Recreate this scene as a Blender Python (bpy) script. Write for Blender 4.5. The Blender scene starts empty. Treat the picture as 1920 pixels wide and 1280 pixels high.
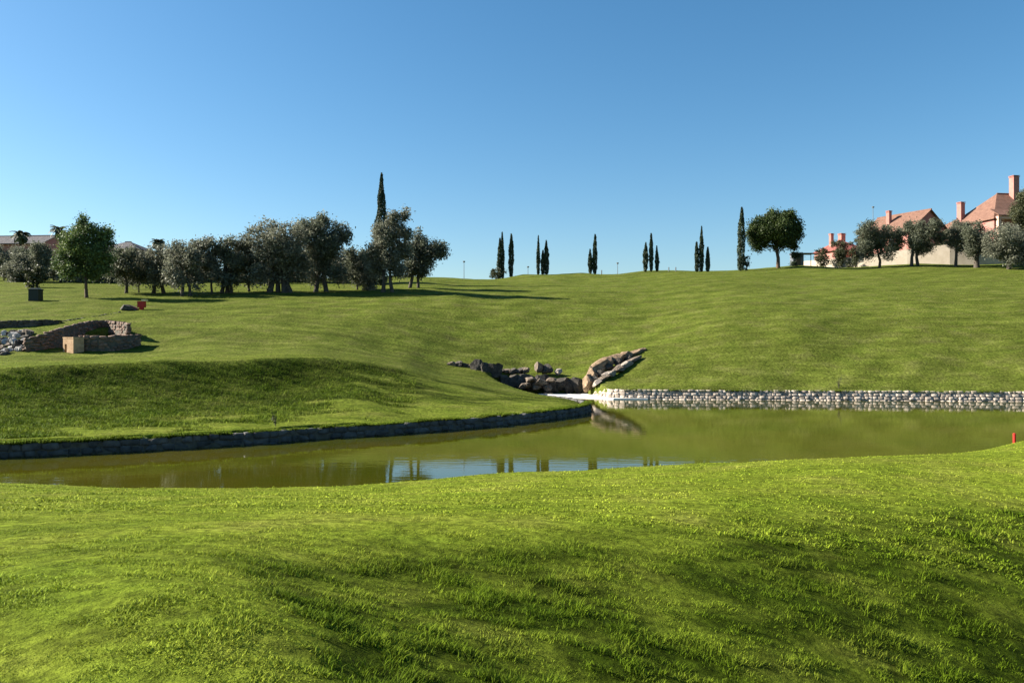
import bpy, math, random
import numpy as np
from math import radians as R

# ---------------------------------------------------------------- basics
scene = bpy.context.scene
col = scene.collection
F = 1500.0            # focal length in pixels of the 1920 x 1280 frame
CX, CY = 960.0, 640.0
H = 4.4               # eye height above the pond
SUN_AZ = (-0.983, 0.18)   # horizontal direction towards the sun
SUN_EL = 30.0

def P(px, py, D):
    return ((px - CX) / F * D, D, H - (py - CY) / F * D)
def XY(px, D):
    return ((px - CX) / F * D, D)

def tag(o, label=None, cat=None, group=None, kind=None):
    if label: o['label'] = label
    if cat: o['category'] = cat
    if group: o['group'] = group
    if kind or label: o['kind'] = kind or 'thing'
    return o

def empty(name, loc, rz=0.0):
    o = bpy.data.objects.new(name, None)
    o.empty_display_size = 0.3
    o.location = loc
    o.rotation_euler = (0, 0, rz)
    col.objects.link(o)
    return o

def link_mesh(name, me, mat=None, parent=None):
    o = bpy.data.objects.new(name, me)
    col.objects.link(o)
    if mat: me.materials.append(mat)
    if parent: o.parent = parent
    return o

def np_mesh(name, verts, quads=None, tris=None, smooth=False):
    me = bpy.data.meshes.new(name)
    verts = np.asarray(verts, np.float32)
    q = np.zeros((0, 4), np.int32) if quads is None else np.asarray(quads, np.int32)
    t = np.zeros((0, 3), np.int32) if tris is None else np.asarray(tris, np.int32)
    me.vertices.add(len(verts)); me.vertices.foreach_set('co', verts.ravel())
    loops = np.concatenate([q.ravel(), t.ravel()])
    me.loops.add(len(loops)); me.loops.foreach_set('vertex_index', loops)
    n = len(q) + len(t)
    me.polygons.add(n)
    starts = np.concatenate([np.arange(len(q)) * 4, len(q) * 4 + np.arange(len(t)) * 3]).astype(np.int32)
    me.polygons.foreach_set('loop_start', starts)
    me.polygons.foreach_set('use_smooth', np.full(n, smooth, bool))
    me.update(calc_edges=True)
    return me

class MB:
    """collects boxes, tubes and prisms; build() links them as one mesh object"""
    def __init__(s): s.v = []; s.f = []
    def add(s, vs, fs):
        b = len(s.v); s.v += [tuple(v) for v in vs]; s.f += [tuple(i + b for i in f) for f in fs]
    def box(s, x0, x1, y0, y1, z0, z1):
        s.add([(x0,y0,z0),(x1,y0,z0),(x1,y1,z0),(x0,y1,z0),(x0,y0,z1),(x1,y0,z1),(x1,y1,z1),(x0,y1,z1)],
              [(0,3,2,1),(4,5,6,7),(0,1,5,4),(1,2,6,5),(2,3,7,6),(3,0,4,7)])
    def tube(s, pts, rad, n=8, cap=True):
        pts = [np.array(p, float) for p in pts]
        rings = []
        for i, p in enumerate(pts):
            d = pts[min(i+1, len(pts)-1)] - pts[max(i-1, 0)]
            d /= (np.linalg.norm(d) + 1e-9)
            a = np.cross(d, (0, 1, 0)) if abs(d[1]) < .9 else np.cross(d, (1, 0, 0))
            a /= np.linalg.norm(a); b = np.cross(d, a)
            rings.append([tuple(p + rad[i] * (math.cos(t) * a + math.sin(t) * b)) for t in [2*math.pi*k/n for k in range(n)]])
        vs = [v for r in rings for v in r]; fs = []
        for i in range(len(pts) - 1):
            for k in range(n):
                k2 = (k + 1) % n
                fs.append((i*n+k, i*n+k2, (i+1)*n+k2, (i+1)*n+k))
        if cap:
            fs.append(tuple(range(n-1, -1, -1))); fs.append(tuple((len(pts)-1)*n + k for k in range(n)))
        s.add(vs, fs)
    def build(s, name, mat, parent=None, smooth=False):
        me = bpy.data.meshes.new(name)
        me.from_pydata(s.v, [], s.f); me.update()
        if smooth: me.polygons.foreach_set('use_smooth', [True] * len(me.polygons))
        return link_mesh(name, me, mat, parent)

# ---------------------------------------------------------------- noise
def vnoise(x, y, seed=0):
    xi = np.floor(x).astype(np.int64); yi = np.floor(y).astype(np.int64)
    fx = x - xi; fy = y - yi
    fx = fx*fx*fx*(fx*(fx*6-15)+10); fy = fy*fy*fy*(fy*(fy*6-15)+10)
    def h(a, b):
        n = (a * 374761393 + b * 668265263 + seed * 974711) & 0xffffffff
        n = ((n ^ (n >> 13)) * 1274126177) & 0xffffffff
        return ((n ^ (n >> 16)) & 0xffff) / 65535.0 * 2 - 1
    return (h(xi, yi)*(1-fx) + h(xi+1, yi)*fx)*(1-fy) + (h(xi, yi+1)*(1-fx) + h(xi+1, yi+1)*fx)*fy
def fbm(x, y, seed=0, oct=3):
    r = 0; a = 1.0
    for o in range(oct):
        r = r + a * vnoise(x * 2**o + 17.3*o, y * 2**o - 9.1*o, seed + o); a *= .5
    return r

# ---------------------------------------------------------------- terrain
CTRL = [  # (px, py, D) seen points of the lawn
 # near bank: bottom row of the frame
 (-300,1280,3.95),(0,1280,4.1),(300,1280,4.02),(560,1280,4.12),(700,1280,4.7),(960,1280,5.6),(1400,1280,7.0),(1920,1280,9.0),(2300,1280,10.5),
 (0,1180,5.0),(330,1180,4.82),(430,1180,4.8),(560,1180,5.2),(700,1180,6.0),(960,1180,7.0),(1400,1180,8.4),(1920,1180,10.4),
 (-300,1100,6.2),(0,1100,6.05),(390,1100,5.8),(520,1100,6.6),(700,1100,7.8),(960,1100,8.5),(1400,1100,9.9),(1920,1100,12.0),(2400,1100,13),
 (0,1040,7.7),(330,1040,7.35),(410,1040,7.45),(520,1040,8.3),(700,1040,9.1),(960,1040,9.8),(1400,1040,11.2),(1920,1040,13.6),
 (0,1000,9.3),(480,1000,9.4),(960,1000,10.7),(1400,1000,12.4),(1920,1000,15.2),
 (-300,950,13.2),(0,950,13.3),(480,950,13.4),(960,950,13.8),(1400,950,14.8),(1920,950,17.5),
 (0,920,18.5),(480,928,17),(960,915,18),(1400,905,18.8),(1920,895,21.5),
 # near shore lip
 (-400,905,22.2),(0,903,22.6),(300,914,22.2),(500,914,22.2),(660,912,22.4),(900,890,24.2),(1100,880,25.2),(1300,870,26.4),(1500,862,27.4),(1700,853,28.6),(1850,842,30),(1930,824,31.5),(2300,820,33),
 # left bank above the wall
 (-400,832,29.2),(0,822,31),(240,816,32.7),(480,802,35.2),(720,791,38.4),(900,780,41.6),(1000,771,44.6),(1085,764,48.2),(1060,752,53),
 (720,752,45),(720,718,50),(900,748,49),
 (-400,706,40),(0,690,42.2),(150,682,44.4),(300,676,46.4),(480,670,50.4),(600,668,53),(680,676,55),(760,692,56),(880,718,57),(990,738,57.5),
 (0,680,48),(0,673,54),(150,675,50),(300,669,52),(480,665,56),(640,664,60),(760,677,63),(830,694,65),
 # left hollow
 (-400,680,58),(0,668,58),(130,665,59.5),(220,662,60.5),(300,650,64),(-400,610,72),(0,606,71.5),(160,600,72),(270,588,76),(0,570,84),(160,558,90),(300,600,73),(300,556,93),(-400,570,86),
 (0,545,99),(160,540,103),(300,546,100),(0,522,124),(160,522,124),(300,522,124),(-400,535,110),
 # hill face
 (500,640,65.5),(500,600,74),(500,560,89),(500,549,95),(500,530,115),
 (720,650,69.5),(720,600,77.5),(720,560,89.5),(720,549,95.5),(720,533,113),(720,522,130),
 (860,684,68.0),(860,664,71.6),(860,640,75.5),(860,600,81.5),(790,664,69.3),(790,640,73),(860,560,90.5),(860,540,106),(850,521,134),
 (980,690,70.2),(980,640,76.5),(980,600,82),(980,560,92),(980,540,106),(980,521,132),(980,514,140),
 (1070,694,69.4),(1090,640,77),(1090,600,83),(1090,560,93),(1090,520,129),(1090,511,141),
 (1210,729,62.6),(1210,690,66.5),(1210,658,70.5),(1210,640,74.5),(1210,600,82.5),(1210,560,93),(1350,690,65.4),(1350,640,70.6),(1350,600,77),(1350,560,89),(1210,535,109),(1210,514,133),(1210,508,142),
 (1500,729,61.8),(1500,690,65),(1500,640,69.5),(1500,600,75.5),(1500,560,88),(1500,530,108),(1500,506,134),(1500,499,143),
 (1720,729,61.0),(1720,690,64),(1720,640,70),(1720,600,76),(1720,560,87),(1720,530,106),(1720,505,129),(1720,494,142),
 (1920,729,60.2),(1920,690,63),(1920,640,69),(1920,600,75),(1920,560,86),(1920,530,104),(1920,508,124),(1920,490,141),
 (2300,729,58),(2300,640,67),(2300,560,84),(2300,500,125),(2300,485,142),
]
EXTRA = [ # (x, y, z) behind the skyline and outside the frame
 (-2,0,2.75),(2.5,0,1.9),(-12,2,2.9),(-30,4,3.0),(12,2,.7),(35,6,1.0),(0,-12,2.8),(-30,-12,3.1),(30,-12,2.0),(-36,16,1.9),(48,20,1.2),
 (-55,40,3.2),(-70,75,7.5),(-95,110,12),(-110,150,18),(70,58,1.5),(95,90,10),(120,140,19),
 (0,160,15.6),(15,160,16.5),(-15,165,15.5),(45,160,18.6),(65,160,19.2),(90,165,20.5),(-40,165,17.2),(-70,165,18.6),(-100,175,19.5),(-20,140,16.0),
]
cpts = np.array([P(*c) for c in CTRL] + [tuple(e) for e in EXTRA], float)

def _tpsk(r2):
    return np.where(r2 > 1e-12, r2 * np.log(np.maximum(r2, 1e-12)) * .5, 0)
def _warp(x, y):
    # evens out the wide spread of control spacing between the near bank and the hill
    d = np.sqrt(x*x + y*y + 9.0)
    s = np.log(d / 3.0) * 10.0 / d
    return x * s, y * s
_wx, _wy = _warp(cpts[:, 0], cpts[:, 1])
_n = len(cpts)
_K = _tpsk((_wx[:, None]-_wx)**2 + (_wy[:, None]-_wy)**2) + np.diag(np.where(cpts[:, 1] < 20, .02, .0015))
_Pm = np.stack([np.ones(_n), _wx, _wy], 1)
_A = np.block([[_K, _Pm], [_Pm.T, np.zeros((3, 3))]])
_sol = np.linalg.solve(_A, np.concatenate([cpts[:, 2], np.zeros(3)]))
_w, _a = _sol[:_n], _sol[_n:]
def tps(x, y):
    x = np.asarray(x, float); y = np.asarray(y, float)
    out = np.empty(x.shape); xf = x.ravel(); yf = y.ravel(); of = out.ravel()
    for i in range(0, len(xf), 20000):
        wx, wy = _warp(np.clip(xf[i:i+20000], -120, 135), np.clip(yf[i:i+20000], -25, 178))
        k = _tpsk((wx[:, None]-_wx)**2 + (wy[:, None]-_wy)**2)
        of[i:i+20000] = k @ _w + _a[0] + _a[1]*wx + _a[2]*wy
    return of.reshape(x.shape)

LEFT_SHORE = [(-500,29.0),(0,30.3),(240,32),(480,34.4),(600,36.3),(720,37.7),(900,41),(1000,44),(1070,47),(1098,49),(1103,51)]
BACK_SHORE = [(1092,54),(1060,57),(1000,59.5),(945,62.8),(918,66.2),(950,67.4),(1040,67.4),(1098,67.0),(1118,64.0),(1140,62.0)]
RIGHT_SHORE = [(1170,61.6),(1300,61.2),(1500,60.6),(1700,60.0),(1920,59.2),(2350,57)]
NEAR_SHORE = [(2350,35),(1930,33.4),(1850,31.6),(1700,29.6),(1500,28.4),(1300,27.3),(1100,26.1),(900,25.0),(660,23.2),(500,22.9),(300,22.9),(0,23.3),(-500,23.0)]
POND = np.array([XY(*p) for p in LEFT_SHORE + BACK_SHORE + RIGHT_SHORE + NEAR_SHORE])
PIT = np.array([XY(*p) for p in [(122,60.6),(112,62.4),(160,67.2),(205,69.4),(236,66.6),(252,64.6),(200,62.0)]])

def sdf(poly, x, y):
    n = len(poly); d2 = np.full(x.shape, 1e18); inside = np.zeros(x.shape, bool)
    for i in range(n):
        ax, ay = poly[i]; bx, by = poly[(i+1) % n]
        ex, ey = bx-ax, by-ay
        t = np.clip(((x-ax)*ex + (y-ay)*ey) / (ex*ex+ey*ey), 0, 1)
        d2 = np.minimum(d2, (x-ax-t*ex)**2 + (y-ay-t*ey)**2)
        c = ((ay > y) != (by > y))
        xi = ax + (y-ay) / np.where(abs(by-ay) < 1e-9, 1e-9, by-ay) * ex
        inside ^= c & (x < xi)
    d = np.sqrt(d2)
    return np.where(inside, d, -d)
def sstep(a, b, t):
    t = np.clip((t-a)/(b-a), 0, 1); return t*t*(3-2*t)
_np_ = sorted([p for p in NEAR_SHORE]); _ls = sorted(LEFT_SHORE + RIGHT_SHORE)
def shore_mid(x, y):
    px = x / np.maximum(y, 1) * F + CX
    return .5*(np.interp(px, [p[0] for p in _np_], [p[1] for p in _np_]) + np.interp(px, [p[0] for p in _ls], [p[1] for p in _ls]))

CREST = [(-400,40.0),(0,42.2),(150,44.4),(300,46.4),(480,49.6),(600,52.4),(700,54.6),(800,56)]
_lsx = [p[0] for p in LEFT_SHORE]; _lsd = [p[1] for p in LEFT_SHORE]
_cpx = np.linspace(-1200, 900, 211)
_cD = np.interp(_cpx, [c[0] for c in CREST], [c[1] for c in CREST])
_cz = tps((_cpx-CX)/F*_cD, _cD)
def mound(x, y, z):
    # the bank of the grassy point: gentle foot by the wall, steeper towards its crest
    px = x / np.maximum(y, 5) * F + CX
    d0 = np.interp(px, _lsx, _lsd) + .3; d1 = np.interp(px, _cpx, _cD); zc = np.interp(px, _cpx, _cz)
    lip = .62
    t = (y - d0) / (d1 - d0); q = np.clip(t, 0, 1)
    f = lip + (zc - lip) * (.16*q + .10*q*q + .74*q**4)
    f = np.where(t > 1, np.minimum(z, zc + .03*(y-d1)), f)
    w = sstep(-.25, -.02, t) * (1 - sstep(1.0, 1.35, t)) * (1 - sstep(560, 760, px)) * (y > 10)
    return z * (1 - w) + f * w

def rough_shade_mask(x, y):
    # longer rough grass plus painted shade: the hollow on the near bank
    xb = np.interp(y, [0, 4.3, 5.3, 6.3, 7.5, 9, 12, 18], [-.7, -1.0, -1.3, -2.0, -2.9, -2.6, -1.4, 2])
    yt = np.interp(x, [-2.8, -1.6, 0, 2.6, 6, 11.5], [7.9, 9.2, 10.2, 11.9, 14.5, 18])
    wob = fbm(x/1.1, y/.8, 51, 3)
    return sstep(-.10, .35, x - xb + .25*wob) * (1 - sstep(-.8, .6, (y - yt)/(1 + .05*y) + .5*wob)) * (.55 + .45*sstep(-.5, .3, fbm(x/.8, y/.6, 57, 3)))
def rough_bank_shade(x, y):
    # rough and painted shade on the steep face of the point below its crest
    px = x / np.maximum(y, 5) * F + CX
    t = (y - np.interp(px, _lsx, _lsd)) / (np.interp(px, _cpx, _cD) - np.interp(px, _lsx, _lsd))
    wob = fbm(x/2.2, y/1.0, 41, 3)
    return sstep(.0, .5, .45*wob + 1.0*sstep(-.25, .75, t) - .7*sstep(450, 760, px)) * (t > .05) * (1 - sstep(.93, 1.02, t)) * (y > 20) * (.62 + .38*sstep(-.5, .5, fbm(x/1.4, y/.5, 45, 3)))

def ground(x, y):
    x = np.asarray(x, float); y = np.asarray(y, float)
    z = mound(x, y, tps(x, y))
    d = np.sqrt(x*x + y*y)
    # gentle unevenness of the turf
    z = z + .035 * fbm(x/2.3, y/2.3, 3, 3) * (.3 + .7*sstep(12, 30, d)) + .06 * fbm(x/9.0, y/9.0, 5, 2) * sstep(25, 60, d)
    z = z + .035 * fbm(x/.8, y/.6, 11, 2) * rough_shade_mask(x, y)
    near = y < shore_mid(x, y)
    s = sdf(POND, x, y)
    z = np.where(s < .4, np.maximum(z, .12), z)
    t = np.where(near, sstep(-.7, 1.2, s), sstep(-.18, .22, s))
    z = z * (1 - t) + (-.9) * t
    sp = sdf(PIT, x, y)
    tp = sstep(-.25, .25, sp)
    z = z * (1 - tp) + np.minimum(z, 3.6) * tp
    # far land falls away behind the skyline
    far = sstep(180, 420, d)
    z = z * (1 - far) + 9.0 * far
    return z
def gz(x, y):
    return float(ground(np.array([x]), np.array([y]))[0])

# ---------------------------------------------------------------- materials
def new_mat(name):
    m = bpy.data.materials.new(name); m.use_nodes = True
    nt = m.node_tree; nt.nodes.clear()
    out = nt.nodes.new('ShaderNodeOutputMaterial')
    return m, nt, out
def node(nt, t, **kw):
    n = nt.nodes.new(t)
    for k, v in kw.items():
        if k in n.inputs: n.inputs[k].default_value = v
        else: setattr(n, k, v)
    return n
def ramp(nt, fac, stops):
    r = nt.nodes.new('ShaderNodeValToRGB')
    el = r.color_ramp.elements
    while len(el) > 1: el.remove(el[-1])
    el[0].position = stops[0][0]; el[0].color = (*stops[0][1], 1)
    for p, c in stops[1:]:
        e = el.new(p); e.color = (*c, 1)
    nt.links.new(fac, r.inputs[0]); return r.outputs[0]
def gray(v): return (v, v, v)
def mixc(nt, fac, a, b, mode='MIX'):
    m = nt.nodes.new('ShaderNodeMix'); m.data_type = 'RGBA'; m.blend_type = mode
    for s, v in ((0, fac), (6, a), (7, b)):
        if hasattr(v, 'links'): nt.links.new(v, m.inputs[s])
        else: m.inputs[s].default_value = v if s == 0 else (*v, 1)
    return m.outputs[2]
def noise(nt, vec, scale, detail=3, rough=.55, dist=0):
    n = node(nt, 'ShaderNodeTexNoise', Scale=scale, Detail=detail, Roughness=rough, Distortion=dist)
    if vec is not None: nt.links.new(vec, n.inputs['Vector'])
    return n.outputs['Fac']
def mapping(nt, vec, rot=(0,0,0), scale=(1,1,1)):
    m = node(nt, 'ShaderNodeMapping'); m.inputs['Rotation'].default_value = rot; m.inputs['Scale'].default_value = scale
    nt.links.new(vec, m.inputs['Vector']); return m.outputs[0]

GRASS_A = (.114, .143, .014)   # sunny yellow green blades
GRASS_B = (.080, .112, .009)   # deeper green
GRASS_C = (.146, .157, .026)   # dry straw tint
def grass_colour(nt, pos, rough_shade_tint):
    c = ramp(nt, noise(nt, pos, .55, 5, .6), [(.30, GRASS_B), (.52, GRASS_A), (.75, GRASS_C)])
    # mower lines: the turf lies over in long diagonal streaks on the hill
    streak = noise(nt, mapping(nt, pos, (0, 0, R(-56)), (.08, .8, .3)), 1.0, 4, .6, .35)
    fine = noise(nt, mapping(nt, pos, (0, 0, R(-50)), (.5, 2.0, .5)), 1.0, 4, .65, .2)
    s = ramp(nt, streak, [(.36, gray(.82)), (.5, gray(1.0)), (.64, gray(1.2))])
    sp_ = node(nt, 'ShaderNodeSeparateXYZ'); nt.links.new(pos, sp_.inputs[0])
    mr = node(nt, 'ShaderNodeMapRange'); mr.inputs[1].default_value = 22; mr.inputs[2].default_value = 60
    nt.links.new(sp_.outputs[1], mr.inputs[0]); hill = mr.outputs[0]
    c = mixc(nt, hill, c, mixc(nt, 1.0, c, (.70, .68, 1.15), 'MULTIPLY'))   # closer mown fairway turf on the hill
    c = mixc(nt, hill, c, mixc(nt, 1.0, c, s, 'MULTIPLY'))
    wv = node(nt, 'ShaderNodeTexWave', Scale=.085, Distortion=2.2, Detail=2.0)
    nt.links.new(mapping(nt, pos, (0, 0, R(46))), wv.inputs['Vector'])
    wm = mixc(nt, ramp(nt, noise(nt, pos, .07, 2), [(.42, gray(0)), (.58, gray(1))]), (1, 1, 1), ramp(nt, wv.outputs['Fac'], [(.1, gray(.90)), (.9, gray(1.10))]))
    c = mixc(nt, hill, c, mixc(nt, 1.0, c, wm, 'MULTIPLY'))
    s2 = ramp(nt, fine, [(.34, gray(.80)), (.5, gray(1.0)), (.66, gray(1.2))])
    c = mixc(nt, 1.0, c, s2, 'MULTIPLY')
    # long rough, with the shade of hollow and bank face painted into its colour
    at = node(nt, 'ShaderNodeAttribute'); at.attribute_name = 'rough_shade'
    return mixc(nt, at.outputs['Fac'], c, mixc(nt, 1.0, c, rough_shade_tint, 'MULTIPLY'))

def mat_ground():
    m, nt, out = new_mat('lawn_turf')
    geo = node(nt, 'ShaderNodeNewGeometry'); pos = geo.outputs['Position']
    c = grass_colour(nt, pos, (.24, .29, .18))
    grain = noise(nt, pos, 5.5, 6, .7)
    c = mixc(nt, 1.0, c, ramp(nt, grain, [(.33, gray(.45)), (.5, gray(.98)), (.68, gray(1.6))]), 'MULTIPLY')
    # soil shows only on the pond bed
    sep = node(nt, 'ShaderNodeSeparateXYZ'); nt.links.new(pos, sep.inputs[0])
    bed = ramp(nt, sep.outputs[2], [(.0, gray(1)), (.06, gray(0))])
    c = mixc(nt, bed, c, (.06, .05, .025))
    b = node(nt, 'ShaderNodeBsdfPrincipled', Roughness=.95); b.inputs['Specular IOR Level'].default_value = .02
    nt.links.new(c, b.inputs['Base Color'])
    bp = node(nt, 'ShaderNodeBump', Strength=.9, Distance=.12)
    hgt = noise(nt, pos, 3.2, 7, .72)
    nt.links.new(hgt, bp.inputs['Height']); nt.links.new(bp.outputs[0], b.inputs['Normal'])
    nt.links.new(b.outputs[0], out.inputs[0]); return m

def mat_blades():
    m, nt, out = new_mat('grass_blades')
    geo = node(nt, 'ShaderNodeNewGeometry'); pos = geo.outputs['Position']
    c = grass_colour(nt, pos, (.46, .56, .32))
    rnd = ramp(nt, geo.outputs['Random Per Island'], [(0, (.9, .95, .75)), (.25, (1.6, 1.65, 1.4)), (.7, (2.4, 2.4, 2.1)), (.93, (3.0, 2.9, 2.6)), (1, (3.6, 3.4, 3.6))])
    c = mixc(nt, 1.0, c, rnd, 'MULTIPLY')
    d = node(nt, 'ShaderNodeBsdfPrincipled', Roughness=.75); d.inputs['Specular IOR Level'].default_value = .06
    tr = node(nt, 'ShaderNodeBsdfTranslucent')
    nt.links.new(c, d.inputs['Base Color']); nt.links.new(c, tr.inputs['Color'])
    at = node(nt, 'ShaderNodeAttribute'); at.attribute_name = 'lawn_normal'
    vm = node(nt, 'ShaderNodeVectorMath', operation='SCALE'); vm.inputs[3].default_value = .55
    nt.links.new(geo.outputs['Normal'], vm.inputs[0])
    va = node(nt, 'ShaderNodeVectorMath', operation='ADD'); nt.links.new(vm.outputs[0], va.inputs[0]); nt.links.new(at.outputs['Vector'], va.inputs[1])
    vn = node(nt, 'ShaderNodeVectorMath', operation='NORMALIZE'); nt.links.new(va.outputs[0], vn.inputs[0])
    nt.links.new(vn.outputs[0], d.inputs['Normal'])
    mx = node(nt, 'ShaderNodeMixShader'); mx.inputs[0].default_value = .15
    nt.links.new(d.outputs[0], mx.inputs[1]); nt.links.new(tr.outputs[0], mx.inputs[2])
    nt.links.new(mx.outputs[0], out.inputs[0]); return m

def mat_leaf(name, a, b, c=None, tl=.3, scale=.9):
    m, nt, out = new_mat(name)
    geo = node(nt, 'ShaderNodeNewGeometry')
    n1 = noise(nt, geo.outputs['Position'], scale, 3, .6)
    base = ramp(nt, n1, [(.34, a), (.62, b)] + ([(.76, c)] if c else []))
    rnd = ramp(nt, geo.outputs['Random Per Island'], [(0, gray(.55)), (.7, gray(1.1)), (1, gray(1.6))])
    cc = mixc(nt, 1.0, base, rnd, 'MULTIPLY')
    d = node(nt, 'ShaderNodeBsdfPrincipled', Roughness=.6); d.inputs['Specular IOR Level'].default_value = .25
    tr = node(nt, 'ShaderNodeBsdfTranslucent')
    nt.links.new(cc, d.inputs['Base Color']); nt.links.new(cc, tr.inputs['Color'])
    mx = node(nt, 'ShaderNodeMixShader'); mx.inputs[0].default_value = tl
    nt.links.new(d.outputs[0], mx.inputs[1]); nt.links.new(tr.outputs[0], mx.inputs[2])
    nt.links.new(mx.outputs[0], out.inputs[0]); return m

def mat_rough(name, a, b, scale=3, bump=.5, bd=.05, rough=.85, island=0.0, c=None):
    m, nt, out = new_mat(name)
    geo = node(nt, 'ShaderNodeNewGeometry'); pos = geo.outputs['Position']
    base = ramp(nt, noise(nt, pos, scale, 6, .65), [(.3, a), (.6, b)] + ([(.78, c)] if c else []))
    if island:
        base = mixc(nt, 1.0, base, ramp(nt, geo.outputs['Random Per Island'], [(0, gray(1-island)), (1, gray(1+island))]), 'MULTIPLY')
    b_ = node(nt, 'ShaderNodeBsdfPrincipled', Roughness=rough); b_.inputs['Specular IOR Level'].default_value = .25
    nt.links.new(base, b_.inputs['Base Color'])
    bp = node(nt, 'ShaderNodeBump', Strength=bump, Distance=bd)
    nt.links.new(noise(nt, pos, scale*3, 6, .7), bp.inputs['Height']); nt.links.new(bp.outputs[0], b_.inputs['Normal'])
    nt.links.new(b_.outputs[0], out.inputs[0]); return m

def mat_tiles(name, a, b):
    m, nt, out = new_mat(name)
    tc = node(nt, 'ShaderNodeTexCoord')
    geo = node(nt, 'ShaderNodeNewGeometry')
    base = ramp(nt, noise(nt, geo.outputs['Position'], 1.6, 5, .7), [(.3, a), (.65, b)])
    w = node(nt, 'ShaderNodeTexWave', Scale=1.6, Distortion=.4); w.bands_direction = 'X'
    nt.links.new(tc.outputs['Object'], w.inputs['Vector'])
    base = mixc(nt, 1.0, base, ramp(nt, w.outputs['Fac'], [(0, gray(.72)), (.5, gray(1.05)), (1, gray(1.1))]), 'MULTIPLY')
    b_ = node(nt, 'ShaderNodeBsdfPrincipled', Roughness=.85); b_.inputs['Specular IOR Level'].default_value = .2
    nt.links.new(base, b_.inputs['Base Color'])
    bp = node(nt, 'ShaderNodeBump', Strength=.7, Distance=.08)
    nt.links.new(w.outputs['Fac'], bp.inputs['Height']); nt.links.new(bp.outputs[0], b_.inputs['Normal'])
    nt.links.new(b_.outputs[0], out.inputs[0]); return m

def mat_plain(name, c, rough=.6, metal=0):
    return mat_rough(name, tuple(v*.85 for v in c), tuple(min(1, v*1.1) for v in c), 2.5, .15, .01, rough)

def mat_water():
    m, nt, out = new_mat('pond_water')
    geo = node(nt, 'ShaderNodeNewGeometry'); pos = geo.outputs['Position']
    b = node(nt, 'ShaderNodeBsdfPrincipled', Roughness=.03, IOR=1.45)
    murk = ramp(nt, noise(nt, pos, .12, 3), [(.35, (.034, .042, .002)), (.65, (.054, .048, .005))])
    nt.links.new(murk, b.inputs['Base Color'])
    b.inputs['Specular IOR Level'].default_value = .5
    n1 = noise(nt, mapping(nt, pos, (0,0,R(12)), (.5, 2.2, 1)), 1.3, 3, .5)
    n2 = noise(nt, mapping(nt, pos, (0,0,R(-8)), (.2, .7, 1)), .5, 2, .5)
    add = node(nt, 'ShaderNodeMath', operation='ADD'); nt.links.new(n1, add.inputs[0]); nt.links.new(n2, add.inputs[1])
    bp = node(nt, 'ShaderNodeBump', Strength=.22, Distance=.012)
    nt.links.new(add.outputs[0], bp.inputs['Height']); nt.links.new(bp.outputs[0], b.inputs['Normal'])
    nt.links.new(b.outputs[0], out.inputs[0]); return m

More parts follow.
